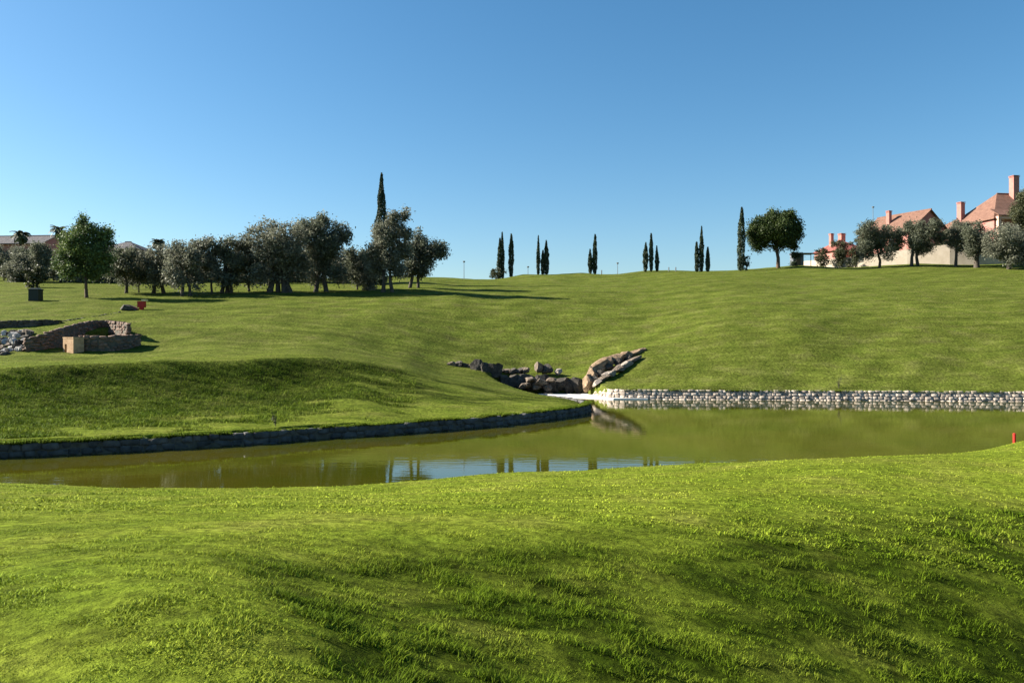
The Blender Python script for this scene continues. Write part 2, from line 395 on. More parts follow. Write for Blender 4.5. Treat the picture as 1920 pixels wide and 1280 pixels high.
M = dict(
 ground=mat_ground(), blades=mat_blades(), water=mat_water(),
 olive=mat_leaf('olive_leaves', (.104,.110,.076), (.185,.190,.138), (.27,.26,.19), .36, .8),
 olive_dark=mat_leaf('dark_olive_leaves', (.075,.086,.056), (.142,.153,.102), (.21,.21,.148), .36, .8),
 pine=mat_leaf('pine_needles', (.022,.040,.010), (.060,.085,.018), (.10,.12,.03), .2, .7),
 aleppo=mat_leaf('aleppo_pine_needles', (.060,.095,.036), (.12,.165,.048), (.20,.23,.06), .25, .7),
 cypress=mat_leaf('cypress_needles', (.020,.036,.020), (.046,.068,.034), None, .15, 1.2),
 shrub=mat_leaf('shrub_leaves', (.030,.040,.018), (.075,.080,.036), (.12,.10,.06), .2, 1.4),
 palm=mat_leaf('palm_fronds', (.030,.045,.022), (.070,.080,.040), None, .2, .8),
 bark=mat_rough('olive_bark', (.030,.024,.018), (.085,.070,.055), 4, .8, .06),
 bark_pine=mat_rough('pine_bark', (.045,.028,.018), (.11,.07,.045), 4, .8, .06),
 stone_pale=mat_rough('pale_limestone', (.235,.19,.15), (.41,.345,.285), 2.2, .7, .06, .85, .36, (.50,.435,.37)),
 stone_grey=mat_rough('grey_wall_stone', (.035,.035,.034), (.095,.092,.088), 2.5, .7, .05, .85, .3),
 mortar=mat_rough('wall_backing', (.05,.045,.035), (.10,.09,.07), 3, .6, .05),
 mortar_pale=mat_rough('pale_wall_backing', (.20,.165,.125), (.36,.31,.26), 3, .6, .05),
 rock=mat_rough('brown_boulder', (.065,.050,.038), (.21,.165,.125), 2.6, 1.0, .16, .92, .0, (.36,.30,.24)),
 rock_tan=mat_rough('golden_tan_rock', (.10,.066,.040), (.31,.215,.135), 2.6, 1.0, .16, .92, .0, (.45,.34,.235)),
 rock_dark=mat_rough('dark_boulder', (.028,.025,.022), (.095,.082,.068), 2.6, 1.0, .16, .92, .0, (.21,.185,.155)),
 rock_white=mat_rough('white_boulder', (.16,.145,.135), (.42,.40,.375), 1.8, .8, .10, .9),
 stone_tan=mat_rough('tan_sandstone', (.27,.16,.08), (.43,.285,.165), 3.0, .6, .04),
 stone_red=mat_rough('reddish_sandstone', (.085,.054,.040), (.18,.115,.082), 2.5, .7, .05, .85, .25),
 sill=mat_rough('white_sill', (.66,.62,.57), (.80,.77,.72), 1.5, .3, .02),
 pink=mat_rough('pink_render', (.30,.125,.105), (.37,.17,.14), 1.2, .2, .02),
 pink_pale=mat_rough('pale_pink_render', (.50,.30,.23), (.58,.36,.28), 1.2, .2, .02),
 tile=mat_tiles('terracotta_tiles', (.125,.064,.046), (.215,.118,.085)),
 tile_red=mat_tiles('red_tiles', (.20,.062,.055), (.30,.105,.085)),
 tile_dark=mat_tiles('shaded_dark_tiles', (.060,.060,.068), (.12,.11,.115)),  # roof shade of the left houses painted into the tile colour
 cream=mat_rough('cream_wall_render', (.32,.27,.21), (.40,.345,.28), .8, .25, .03),
 glass=mat_plain('window_glass', (.03,.035,.04), .15),
 metal=mat_plain('grey_painted_metal', (.14,.15,.16), .5),
 red=mat_plain('red_paint', (.38,.022,.016), .5),
 bin=mat_plain('dark_green_paint', (.012,.020,.017), .5),
 wood=mat_plain('weathered_wood', (.09,.065,.045), .8),
 hut=mat_plain('grey_render', (.12,.13,.15), .8),
 yellow=mat_plain('pale_yellow_paint', (.60,.48,.25), .5),
)

# ---------------------------------------------------------------- ground, water
def spaced(a, b, step, lo, hi, g):
    core = list(np.arange(a, b, step)); up = []; v = core[-1]; s = step
    while v < hi: s *= g; v += s; up.append(v)
    dn = []; v = core[0]; s = step
    while v > lo: s *= g; v -= s; dn.append(v)
    return np.array(dn[::-1] + core + up)
xs = spaced(-36, 46, .22, -1500, 1500, 1.07)
ya = spaced(1.0, 72, .20, -300, 72.1, 1.10)
yb = [72.3]; s_ = .22
while yb[-1] < 3000: s_ *= 1.022 if yb[-1] < 190 else 1.12; yb.append(yb[-1] + s_)
ys = np.concatenate([ya[ya < 72.2], np.array(yb)])
GX, GY = np.meshgrid(xs, ys)
GZ = ground(GX, GY)
nx, ny = len(xs), len(ys)
idx = np.arange(nx*ny).reshape(ny, nx)
quads = np.stack([idx[:-1, :-1], idx[:-1, 1:], idx[1:, 1:], idx[1:, :-1]], -1).reshape(-1, 4)
GR = np.maximum(rough_shade_mask(GX, GY), rough_bank_shade(GX, GY))
g = link_mesh('ground', np_mesh('ground', np.stack([GX, GY, GZ], -1).reshape(-1, 3), quads, smooth=True), M['ground'])
ra_ = g.data.attributes.new('rough_shade', 'FLOAT', 'POINT'); ra_.data.foreach_set('value', GR.astype(np.float32).ravel())
tag(g, kind='structure')

wp = MB(); wp.add([(-60, 18, 0), (85, 18, 0), (85, 72, 0), (-60, 72, 0)], [(0, 1, 2, 3)])
w = wp.build('water', M['water']); tag(w, kind='structure')

# ---------------------------------------------------------------- grass blades
def grass(N, d0, d1, umax, hmin, hmax, wmin, wmax, seed, only_mound=False):
    rng = np.random.default_rng(seed)
    D = d0 * (d1/d0) ** rng.random(N)
    u = rng.uniform(-umax, -.12 if only_mound else umax, N)
    x = u * D; y = D + 0*u
    # grass clumps: pull blades toward tuft centres
    c = fbm(x/.35, y/.30, 21, 2)
    rq = rough_shade_mask(x, y); c2 = fbm(x/.16, y/.13, 23, 2)
    keep = rng.random(N) < (.74 + .4*c + .35*c2 - rq*(.12 - .5*c2 - .4*c))
    x, y, c, D, c2 = x[keep], y[keep], c[keep], D[keep], c2[keep]
    s = sdf(POND, x, y); near = y < shore_mid(x, y)
    ok = np.where(near, s < .35, s < -.05) & (sdf(PIT, x, y) < -.3)
    x, y, c, D, c2 = x[ok], y[ok], c[ok], D[ok], c2[ok]
    if only_mound:
        ok = rough_bank_shade(x, y) > rng.uniform(.05, .7, len(x))
        x, y, c, D, c2 = x[ok], y[ok], c[ok], D[ok], c2[ok]
    z = ground(x, y)
    n = len(x)
    # taller rough grass in the hollow on the right of the near bank
    rough = rough_shade_mask(x, y)
    big = fbm(x/1.3, y/1.1, 31, 2)
    h = rng.uniform(hmin, hmax, n) * (1 + .6*c) * np.clip(1 + (.3 + .6*rough)*c2, .3, 2) * (1 + rough * (.9 + 1.0*np.clip(big, -.6, 1)))
    wd = rng.uniform(wmin, wmax, n)
    if only_mound: h = rng.uniform(hmin, hmax, n) * (1 + .5*c)
    a = rng.uniform(0, 2*np.pi, n); lean = rng.uniform(.3, 1.3, n) * h
    la = a + rng.normal(0, .6, n) + np.pi/2
    dx, dy = np.cos(a)*wd/2, np.sin(a)*wd/2
    lx, ly = np.cos(la)*lean, np.sin(la)*lean
    zb = z - .01
    V = np.empty((n, 5, 3), np.float32)
    V[:, 0] = np.stack([x-dx, y-dy, zb], 1); V[:, 1] = np.stack([x+dx, y+dy, zb], 1)
    V[:, 2] = np.stack([x+dx*.75+lx*.35, y+dy*.75+ly*.35, zb+h*.6], 1); V[:, 3] = np.stack([x-dx*.75+lx*.35, y-dy*.75+ly*.35, zb+h*.6], 1)
    V[:, 4] = np.stack([x+lx, y+ly, zb+h], 1)
    b = np.arange(n)[:, None]*5
    e = .12
    gx = (ground(x+e, y) - ground(x-e, y)) / (2*e); gy = (ground(x, y+e) - ground(x, y-e)) / (2*e)
    N = np.stack([-gx, -gy, np.ones(n)], 1); N /= np.linalg.norm(N, axis=1)[:, None]
    rr_ = rough_bank_shade(x, y) if only_mound else rough
    return V.reshape(-1, 3), b + np.array([0, 1, 2, 3]), b + np.array([3, 2, 4]), np.repeat(N, 5, 0), np.repeat(rr_, 5)
parts = [grass(480000, 2.6, 14, .85, .010, .027, .005, .010, 1), grass(260000, 12, 60, .80, .014, .036, .012, .03, 2), grass(260000, 29, 56, .80, .05, .15, .015, .035, 3, True)]
def fringe(path, N, top, side, seed):
    rng = np.random.default_rng(seed)
    p = np.array(path); sg = np.linalg.norm(np.diff(p, axis=0), axis=1); cum = np.concatenate([[0], np.cumsum(sg)])
    q = rng.random(N)*cum[-1]; q = q[vnoise(q/.5, q*0+seed, 71) + .5*vnoise(q/.17, q*0, 73) > rng.uniform(-.9, .25, len(q))]; n = len(q)
    x0 = np.interp(q, cum, p[:, 0]); y0 = np.interp(q, cum, p[:, 1])
    tx = np.interp(q+.2, cum, p[:, 0]) - np.interp(q-.2, cum, p[:, 0]); ty = np.interp(q+.2, cum, p[:, 1]) - np.interp(q-.2, cum, p[:, 1])
    l = np.hypot(tx, ty)+1e-6; ox, oy = side*ty/l, -side*tx/l      # towards the water
    b = rng.uniform(-.30, .16, n); x = x0 + ox*b; y = y0 + oy*b
    h = rng.uniform(.08, .22, n)*(1+.4*vnoise(q/.8, q*0, 77)); wd = rng.uniform(.012, .03, n)
    z = np.full(n, top-.03) + np.clip(-b, 0, 1)*.1
    lean = rng.uniform(.2, 1.1, n)*h; lx = ox*lean + rng.normal(0, .03, n); ly = oy*lean + rng.normal(0, .03, n)
    a = rng.uniform(0, 6.28, n); dx, dy = np.cos(a)*wd/2, np.sin(a)*wd/2
    V = np.empty((n, 5, 3), np.float32)
    V[:, 0] = np.stack([x-dx, y-dy, z], 1); V[:, 1] = np.stack([x+dx, y+dy, z], 1)
    V[:, 2] = np.stack([x+dx+lx*.5, y+dy+ly*.5, z+h*.6], 1); V[:, 3] = np.stack([x-dx+lx*.5, y-dy+ly*.5, z+h*.6], 1)
    V[:, 4] = np.stack([x+lx*1.3, y+ly*1.3, z+h*rng.uniform(.2, .9, n)], 1)
    k = np.arange(n)[:, None]*5
    return V.reshape(-1, 3), k + np.array([0, 1, 2, 3]), k + np.array([3, 2, 4]), np.tile([0, 0, 1.0], (n*5, 1)), np.full(n*5, .85)
parts.append(fringe([XY(*p_) for p_ in LEFT_SHORE], 42000, .50, 1, 5))
parts.append(fringe([XY(p_[0], p_[1]-.2) for p_ in RIGHT_SHORE], 26000, .62, 1, 6))
VV, QQ, TT, NN, RR, off = [], [], [], [], [], 0
for v, q, t, nn, r_ in parts:
    RR.append(r_)
    VV.append(v); QQ.append(q+off); TT.append(t+off); NN.append(nn); off += len(v)
go = link_mesh('grass', np_mesh('grass', np.concatenate(VV), np.concatenate(QQ), np.concatenate(TT)), M['blades'])
at_ = go.data.attributes.new('lawn_normal', 'FLOAT_VECTOR', 'POINT'); at_.data.foreach_set('vector', np.concatenate(NN).astype(np.float32).ravel())
at_ = go.data.attributes.new('rough_shade', 'FLOAT', 'POINT'); at_.data.foreach_set('value', np.concatenate(RR).astype(np.float32))
tag(go, 'short green grass blades covering the lawn by the pond', 'grass', kind='stuff')

# ---------------------------------------------------------------- stones
def cube_sphere(n=3):
    vs = {}; order = []; fs = []
    def vid(p):
        k = tuple(round(c, 4) for c in p)
        if k not in vs: vs[k] = len(order); order.append(p)
        return vs[k]
    for ax in range(3):
        for sg in (-1, 1):
            for i in range(n):
                for j in range(n):
                    q = []
                    for a, b in ((i,j),(i+1,j),(i+1,j+1),(i,j+1)):
                        p = [0,0,0]; p[ax] = sg; p[(ax+1)%3] = -1+2*a/n; p[(ax+2)%3] = -1+2*b/n
                        q.append(vid(tuple(p)))
                    fs.append(q if sg > 0 else q[::-1])
    return np.array(order, float), np.array(fs)
CS3, CF3 = cube_sphere(3); CS5, CF5 = cube_sphere(9)
def stone_verts(T, rng, size, pw=5, rough=.16, chops=5):
    """rounded irregular block; size = half extents"""
    l = (np.abs(T)**pw).sum(1)**(1/pw)
    v = T / l[:, None]
    f1 = rng.normal(0, 1, 3)*1.7; f2 = rng.normal(0, 1, 3)*3.1; ph = rng.uniform(0, 6, 2)
    k = 1 + rough*np.sin(v @ f1 + ph[0]) + rough*.6*np.sin(v @ f2 + ph[1]) + rng.normal(0, rough*.25, len(v))
    if chops > 8:
        for f_, am in ((6, .30), (11, .16)):
            fv = rng.normal(0, 1, (3, 3))*f_*.6; k = k + rough*am*(np.sin(v @ fv[0] + ph[0])*np.sin(v @ fv[1] + ph[1]) + .6*np.sin(v @ fv[2]))
    # flat facets: chop with random planes
    v = v * k[:, None]
    for _ in range(chops):
        nrm = rng.normal(0, 1, 3); nrm /= np.linalg.norm(nrm); lim = rng.uniform(.62 if chops > 5 else .72, .95)
        dd = v @ nrm - lim; v = v - np.maximum(dd, 0)[:, None]*nrm
    return v * np.array(size)

def stone_wall(name, path, mat, label, stone=(.45, .30), thick=.35, seed=0, group=None, cap=False, cat='stone wall', coremat='mortar', batter=0.0, chops=4, rug=1.0, fill=.38):
    """path: list of (x, y, z_bottom, z_top); one mesh of irregular coursed stones with a backing core"""
    rng = np.random.default_rng(seed)
    p = np.array(path, float); seg = np.linalg.norm(np.diff(p[:, :2], axis=0), axis=1); cum = np.concatenate([[0], np.cumsum(seg)])
    L = cum[-1]
    def at(s):
        return np.array([np.interp(s, cum, p[:, k]) for k in range(4)])
    root = empty(name, (p[0, 0], p[0, 1], p[0, 2])); tag(root, label, cat, group)
    o0 = np.array([p[0, 0], p[0, 1], p[0, 2]])
    VV, FF, off = [], [], 0
    hmax = max(p[:, 3]-p[:, 2]); nc = max(1, int(round(hmax / stone[1])))
    for c in range(nc):
        s = -rng.uniform(0, stone[0]*.5)
        while s < L:
            ln = stone[0] * rng.uniform(.55, 1.5)
            m = min(max(s + ln/2, 0), L)
            x, y, z0, z1 = at(m); e = at(min(m+.3, L)) - at(max(m-.3, 0)); ang = math.atan2(e[1], e[0])
            ch = (z1 - z0) / nc
            if ch > .06:
                v = stone_verts(CS3, rng, (ln*.53*rng.uniform(.92,1.05), thick*.5*rng.uniform(.8,1.15), ch*.55*rng.uniform(1-.15*rug,1+.12*rug)), 10, .065*rug, chops)
                if batter:
                    cb, sb = math.cos(batter), math.sin(batter)
                    v = np.stack([v[:,0], v[:,1]*cb+v[:,2]*sb, -v[:,1]*sb+v[:,2]*cb], 1)
                t = rng.normal(0, .06*rug); wa = ang + rng.normal(0, .07*rug); ct, st = math.cos(wa), math.sin(wa)
                v = np.stack([v[:,0]*math.cos(t)-v[:,2]*math.sin(t), v[:,1], v[:,0]*math.sin(t)+v[:,2]*math.cos(t)], 1)
                v = np.stack([v[:,0]*ct-v[:,1]*st, v[:,0]*st+v[:,1]*ct, v[:,2]], 1)
                j = rng.normal(0, .03*rug) + math.tan(batter)*ch*(c+.5)
                v += np.array([x - st*j, y + ct*j, z0 + ch*(c+.5) + rng.normal(0, .015*rug)]) - o0
                VV.append(v); FF.append(CF3+off); off += len(v)
            s += ln * .97
    st_ = link_mesh('stonework', np_mesh('stonework', np.concatenate(VV), np.concatenate(FF), smooth=True), mat, root)
    core = MB(); tk = thick*fill
    n = len(p)
    vs = []
    for i in range(n):
        e = p[min(i+1,n-1), :2]-p[max(i-1,0), :2]; e /= np.linalg.norm(e); nrm = np.array([-e[1], e[0]])
        bt = math.tan(batter)*(p[i,3]-p[i,2])
        a = p[i,:2]-nrm*tk; b = p[i,:2]+nrm*tk
        vs += [(*(a-o0[:2]), p[i,2]-.3-o0[2]), (*(b-o0[:2]), p[i,2]-.3-o0[2]), (*(b+nrm*bt-o0[:2]), p[i,3]-.06-o0[2]), (*(a+nrm*bt-o0[:2]), p[i,3]-.06-o0[2])]
    fs = []
    for i in range(n-1):
        a, b = i*4, (i+1)*4
        for k in range(4): fs.append((a+k, b+k, b+(k+1)%4, a+(k+1)%4))
    fs += [(3,2,1,0), ((n-1)*4, (n-1)*4+1, (n-1)*4+2, (n-1)*4+3)]
    core.add(vs, fs); core.build('mortar_core', M[coremat], root)
    return root

lw = []
for px, D in LEFT_SHORE + BACK_SHORE[:3]:
    x, y = XY(px, D); lw.append((x, y, -.25, .50 if px < 1050 else .44))
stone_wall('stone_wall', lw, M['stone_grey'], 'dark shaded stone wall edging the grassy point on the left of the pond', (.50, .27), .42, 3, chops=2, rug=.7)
rw = []
for px, D in [(1112, 65.0), (1140, 62.3)] + RIGHT_SHORE:
    x, y = XY(px, D-.66); rw.append((x, y, -.25, .64))
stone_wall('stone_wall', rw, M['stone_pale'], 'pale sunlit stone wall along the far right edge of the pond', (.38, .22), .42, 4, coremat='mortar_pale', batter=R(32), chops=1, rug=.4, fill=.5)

# the walled channel on the left
def wp_(px, py_top, D, drop):  # top height from the picture, bottom below it
    x, y, z = P(px, py_top, D); return (x, y, z - drop, z)
stone_wall('stone_wall', [wp_(48,634,60.2,1.5), wp_(80,626,61.2,1.9), wp_(112,615,62.8,2.3), wp_(135,609,65.2,2.5), wp_(160,603,67.8,2.6), wp_(185,600,69.6,2.7), wp_(206,601,69.8,2.7)],
           M['stone_red'], 'long dark curved stone wall at the back of the walled hollow', (.5,.3), .4, 5)
stone_wall('stone_wall', [wp_(206,601,69.8,2.6), wp_(226,603,68.0,2.3), wp_(241,606,66.0,1.9)], M['stone_red'], 'short reddish sunlit wall closing the right end of the walled hollow', (.45,.28), .4, 6)
stone_wall('stone_wall', [wp_(152,629,61.0,1.6), wp_(185,630,61.2,1.6), wp_(215,629,61.6,1.5), wp_(240,628,62.8,1.3), wp_(260,627,64.4,1.0)],
           M['stone_red'], 'curved dark stone wall running right from the tan pillar', (.45,.27), .4, 7)
stone_wall('stone_wall', [wp_(-40,603,69.0,1.7), wp_(0,602,69.4,1.6), wp_(40,600,69.8,1.5), wp_(80,599,70.4,1.2), wp_(110,600,71.2,.8)],
           M['rock_dark'], 'low dark stone edging above the white cascade rocks', (.5,.3), .4, 8)
stone_wall('stone_wall', [wp_(112,602,71.6,.35), wp_(150,597,73.0,.3), wp_(190,591,75.0,.3), wp_(224,585,77.0,.35)],
           M['rock_dark'], 'thin line of dark stones leading up to the red post', (.4,.25), .3, 9)
# tan pillar with a dark slot
px0, py0, pz0 = P(136, 665, 60.6)
pil = empty('stone_pillar', (px0, py0, pz0), R(-30)); tag(pil, 'square tan sandstone pillar with a dark slot, sunlit, at the mouth of the walled hollow', 'pillar')
b = MB(); hh = 1.34; b.box(-.66,-.44,-.34,.5,-.3,hh-.1); b.box(-.18,.66,-.34,.5,-.3,hh-.1); b.box(-.44,-.18,-.34,.5,.82,hh-.1); b.box(-.44,-.18,-.1,.5,-.3,.82); b.build('pillar_body', M['stone_tan'], pil)
b = MB(); b.box(-.68,.68,-.36,.52,hh-.1,hh); b.build('cap_stone', M['stone_tan'], pil)
b = MB(); b.box(-.43,-.19,-.12,-.103,-.3,.81); b.build('slot', M['glass'], pil)

_bn = 0
def boulder(px, py, D, wpx, hpx, mat, label, group=None, deep=1.0, name='boulder'):
    global _bn; _bn += 1
    rng = np.random.default_rng(1000+_bn)
    x, y, z = P(px, py, D); sx = wpx/F*D*.5; sz = hpx/F*D*.5
    z = max(z, gz(x, y) + sz*.3)
    v = stone_verts(CS5, rng, (sx*1.15, sx*deep, sz*1.18), 4.5, .17, 11)
    a = rng.uniform(-.3, .3); ca, sa = math.cos(a), math.sin(a)
    v = np.stack([v[:,0]*ca-v[:,1]*sa, v[:,0]*sa+v[:,1]*ca, v[:,2]], 1)
    o = link_mesh(name, np_mesh(name, v, CF5, smooth=False), M[mat]); o.location = (x, y, z)
    tag(o, label, 'rock', group); return o

# rocky inlet in the middle of the far bank
def ledge_rock(p0, p1, wid, hgt, mat, label, group, seed):
    rng = np.random.default_rng(seed)
    a = np.array(P(*p0)); b_ = np.array(P(*p1)); d = b_ - a; L = np.linalg.norm(d); d /= L
    v = stone_verts(CS5, rng, (L*.56, wid*.5, hgt*.5), 5, .15, 12)
    sx = np.cross((0, 0, 1), d); sx /= np.linalg.norm(sx); up = np.cross(d, sx)
    v = v[:, :1]*d + v[:, 1:2]*sx + v[:, 2:]*up
    c = (a + b_)/2; c[2] = max(c[2], gz(c[0], c[1]) + hgt*.12)
    o = link_mesh('boulder', np_mesh('boulder', v, CF5, smooth=False), M[mat]); o.location = c
    tag(o, label, 'rock', group)
gA = 'slabs of the brown outcrop on the right side of the inlet'
for i, (p0, p1, w_, h_) in enumerate([((1100,728,65.0),(1106,704,66.0),1.0,1.1),((1102,712,65.8),(1116,692,66.8),1.2,1.1),((1108,698,66.5),(1130,682,67.6),1.3,1.0),((1122,686,67.3),(1146,674,68.4),1.3,.85),((1140,677,68.2),(1166,668,69.3),1.3,.75),((1158,670,69),(1184,663,70.1),1.2,.7),((1178,665,69.9),(1200,659,70.7),1.1,.55),((1192,661,70.5),(1211,657,71.2),.8,.4)]):
    ledge_rock(p0, p1, w_, h_, 'rock_tan', 'long tan-brown slab in the outcrop climbing the right side of the inlet', gA, 300+i)
gB = 'lower slabs below the brown outcrop'
for i, (p0, p1) in enumerate([((1112,724,64.2),(1126,713,64.8)),((1122,715,64.7),(1140,704,65.5)),((1136,706,65.3),(1154,695,66.2)),((1150,697,66.0),(1168,686,67.0)),((1164,688,66.9),(1182,678,67.9)),((1178,680,67.8),(1198,670,69))]):
    ledge_rock(p0, p1, .7, .45, 'stone_pale' if i % 2 == 0 else 'rock', 'low slab in the lower line below the brown outcrop, right of the inlet', gB, 320+i)
for i, (px, py, D) in enumerate([(1112,712,65.4),(1126,700,66.2),(1142,688,67.1),(1160,679,68.0),(1178,672,69.0)]):
    boulder(px, py, D, 16, 12, 'rock_dark', 'dark rock in the cleft between the brown outcrop and the pale slabs', 'dark rocks in the outcrop cleft')
gC = 'rocks in the row along the top of the inlet'
rr = random.Random(5)
for i in range(13):
    px = 848 + i*11.5; boulder(px, 692 + rr.uniform(-1, 2) + (i > 3)*2, 67.9 - i*.03, rr.uniform(12, 18), rr.uniform(8, 12), 'rock_dark' if i % 3 else 'rock', 'small rock in the row along the top of the inlet', gC)
boulder(1010, 689, 68.3, 20, 20, 'rock', 'big upright grey rock in the middle of the row above the inlet')
boulder(1027, 692, 68.3, 18, 17, 'rock_dark', 'dark rock leaning beside the big upright rock above the inlet')
boulder(1047, 697, 68.0, 13, 12, 'stone_pale', 'pale rock right of the big upright rock above the inlet')
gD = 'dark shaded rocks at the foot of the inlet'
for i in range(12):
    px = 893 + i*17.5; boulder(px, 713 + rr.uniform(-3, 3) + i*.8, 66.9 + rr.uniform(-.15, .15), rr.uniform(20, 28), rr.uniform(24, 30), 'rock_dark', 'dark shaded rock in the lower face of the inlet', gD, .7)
for px, py in [(995,712),(1015,716),(1034,712),(1008,724),(1026,727),(985,722)]:
    boulder(px, py, 66.0, rr.uniform(15, 24), rr.uniform(9, 13), 'rock', 'grey rock fallen in front of the dark inlet face', 'grey rocks fallen in front of the inlet face')
# white sill where the inlet meets the pond
sl = MB()
sp = [P(1010,738,66.3), P(1100,737,66.0), P(1124,741,63.2), P(1150,744,61.6), P(1215,746,60.9), P(1215,747,60.6), P(1150,747,60.8), P(1095,744,62.4), P(1045,741,64.6), P(1010,739,65.9)]
top = [(x, y, .09) for x, y, z in sp]; bot = [(x, y, -.4) for x, y, z in sp]
n_ = len(top); sl.add(top + bot, [tuple(range(n_))[::-1], tuple(range(n_, 2*n_))] + [(i, (i+1) % n_, n_+(i+1) % n_, n_+i) for i in range(n_)])
so = sl.build('stone_sill', M['sill']); tag(so, 'flat white stone sill at the water in front of the rocky inlet', 'ledge')

# white cascade rocks at the left edge
rr = random.Random(9)
for i in range(85):
    px = rr.uniform(-40, 56); t = rr.random(); py = 628 + t*44; D = 67.5 - t*8.6
    if px > 30 and t > .85: continue
    boulder(px, py, D, rr.uniform(9, 20), rr.uniform(8, 14), rr.choice(['rock_white', 'rock_white', 'rock_dark', 'rock_dark', 'rock']), 'rock tumbled in the stream cascade at the left edge of the lawn', 'tumbled cascade rocks')
boulder(242, 581, 79, 30, 13, 'rock_dark', 'long dark rock lying beside the red post', name='boulder')

# ---------------------------------------------------------------- foliage
def leaf_quads(c, size, rng, asp=.55, up=0.0):
    """c: (n,3) centres -> leaf-shaped quads with random orientation"""
    n = len(c)
    a = rng.normal(0, 1, (n, 3)); a[:, 2] += up*np.sign(a[:, 2]+.01)*2; a /= np.linalg.norm(a, axis=1)[:, None]
    b = np.cross(a, rng.normal(0, 1, (n, 3))); b /= np.linalg.norm(b, axis=1)[:, None]
    s = size * rng.uniform(.6, 1.35, n)[:, None]
    A = a*s; B = b*s*asp
    V = np.stack([c - A, c - B*.9 + A*.1, c + A, c + B*.9 + A*.1], 1)
    return V.reshape(-1, 3), (np.arange(n)[:, None]*4 + np.arange(4))

def blob_crown(blobs, nclump, nleaf, spread, size, rng, squash=1.0):
    """blobs: (n,4) x y z r; clumps on and inside the blobs, leaves scattered round each clump"""
    blobs = np.array(blobs, float)
    wt = blobs[:, 3]**2; wt /= wt.sum()
    k = rng.choice(len(blobs), nclump, p=wt)
    d = rng.normal(0, 1, (nclump, 3)); d /= np.linalg.norm(d, axis=1)[:, None]
    r = blobs[k, 3] * (rng.random(nclump)**.33) * rng.uniform(.75, 1.08, nclump)
    c = blobs[k, :3] + d * r[:, None] * np.array([1, 1, squash])
    cs = rng.uniform(.6, 1.4, nclump)
    pts = np.repeat(c, nleaf, 0) + rng.normal(0, 1, (nclump*nleaf, 3)) * (spread*np.repeat(cs, nleaf))[:, None]
    return pts

def crown_from_box(x0, x1, zt, zb, yc, rng, nb=11, depth=.85, low=.03):
    """irregular group of blobs filling an outline of the tree as seen"""
    zb -= (zt-zb)*low; e_ = (x1-x0)*.03; x0 -= e_; x1 += e_
    cx, cz = (x0+x1)/2, (zt+zb)/2; hw, hh = (x1-x0)/2, (zt-zb)/2
    blobs = []
    for i in range(nb):
        a = 2*math.pi*(i + rng.uniform(-.4, .4))/nb*2; q = rng.uniform(.72, 1.0) if i % 2 else rng.uniform(.2, .6)
        r = min(hw, hh) * rng.uniform(.30, .5)
        bx = cx + math.cos(a)*q*hw*.95; bz = cz + math.sin(a)*q*hh*.95
        by = yc + rng.uniform(-.6, .6)*hw*depth
        bx = min(max(bx, x0+r*.8), x1-r*.8); bz = min(max(bz, zb+r*.7), zt-r*.75)
        blobs.append((bx, by, bz, r))
    blobs.append((cx, yc, cz, min(hw, hh)*.62))
    for i in range(5):   # ragged sprigs at the top
        r = min(hw, hh)*rng.uniform(.10, .2)
        fx = rng.uniform(-.75, .75)
        blobs.append((cx+fx*hw, yc+rng.uniform(-.4,.4)*hw, cz + hh*math.sqrt(1-fx*fx)*rng.uniform(.82, 1.0) - r*.4, r))
    return blobs

def broad_tree(name, label, cat, D, base_px, crown, trunks, leaf, bark, group=None, seed=0, n=1.0, lsize=.145, tr=.17, nb=14, blobs=None, lean=0):
    """crown = (px0, px1, py_top, py_bottom) as seen at distance D; trunks = foot pixels"""
    rng = np.random.default_rng(seed)
    bx, by = XY(base_px, D); bz = gz(bx, by)
    root = empty(name, (bx, by, bz)); tag(root, label, cat, group)
    k = D/F
    x0, x1 = (crown[0]-base_px)*k, (crown[1]-base_px)*k
    zt = H-(crown[2]-CY)*k - bz; zb = H-(crown[3]-CY)*k - bz
    bl = crown_from_box(x0, x1, zt, zb, 0, rng, nb, low=.10 if base_px < 900 else .03) if blobs is None else [((px-base_px)*k, dy, H-(py-CY)*k-bz, r*k) for px, py, r, dy in blobs]
    area = (x1-x0)*(zt-zb)
    ncl = int(area*22*n) + 60
    pts = blob_crown(bl, ncl, 16, .26, .2, rng)
    v, q = leaf_quads(pts, lsize, rng, .5)
    link_mesh('crown', np_mesh('crown', v, q), M[leaf], root)
    tb = MB()
    for i, tpx in enumerate(trunks):
        fx = (tpx-base_px)*k; fy = rng.uniform(-.3, .3)
        dz = gz(bx+fx, by+fy) - bz
        tops = sorted(bl, key=lambda b_: abs(b_[0]-fx) + rng.uniform(0, .8))[:4]
        hz = zb + (zt-zb)*.12
        r0 = tr*rng.uniform(.85, 1.2)
        mid = (fx*.75 + lean*.3 + rng.uniform(-.12,.12), fy*.8, dz+(hz-dz)*.5)
        fork = (fx*.6 + lean*.6 + (x0+x1)/2*.15 + rng.uniform(-.15,.15), fy*.6, hz)
        tb.tube([(fx, fy, dz-.25), (fx*.98, fy, dz+.12), mid, fork], [r0*1.7, r0*1.15, r0*.95, r0*.85], 9)
        for b_ in tops:
            m2 = tuple(fork[j]*.5 + b_[j]*.5 + rng.uniform(-.2,.2) for j in range(3))
            tb.tube([fork, m2, (b_[0], b_[1], b_[2]+b_[3]*.2)], [r0*.6, r0*.38, r0*.12], 6)
    tb.build('trunk', M[bark], root, True)
    return root

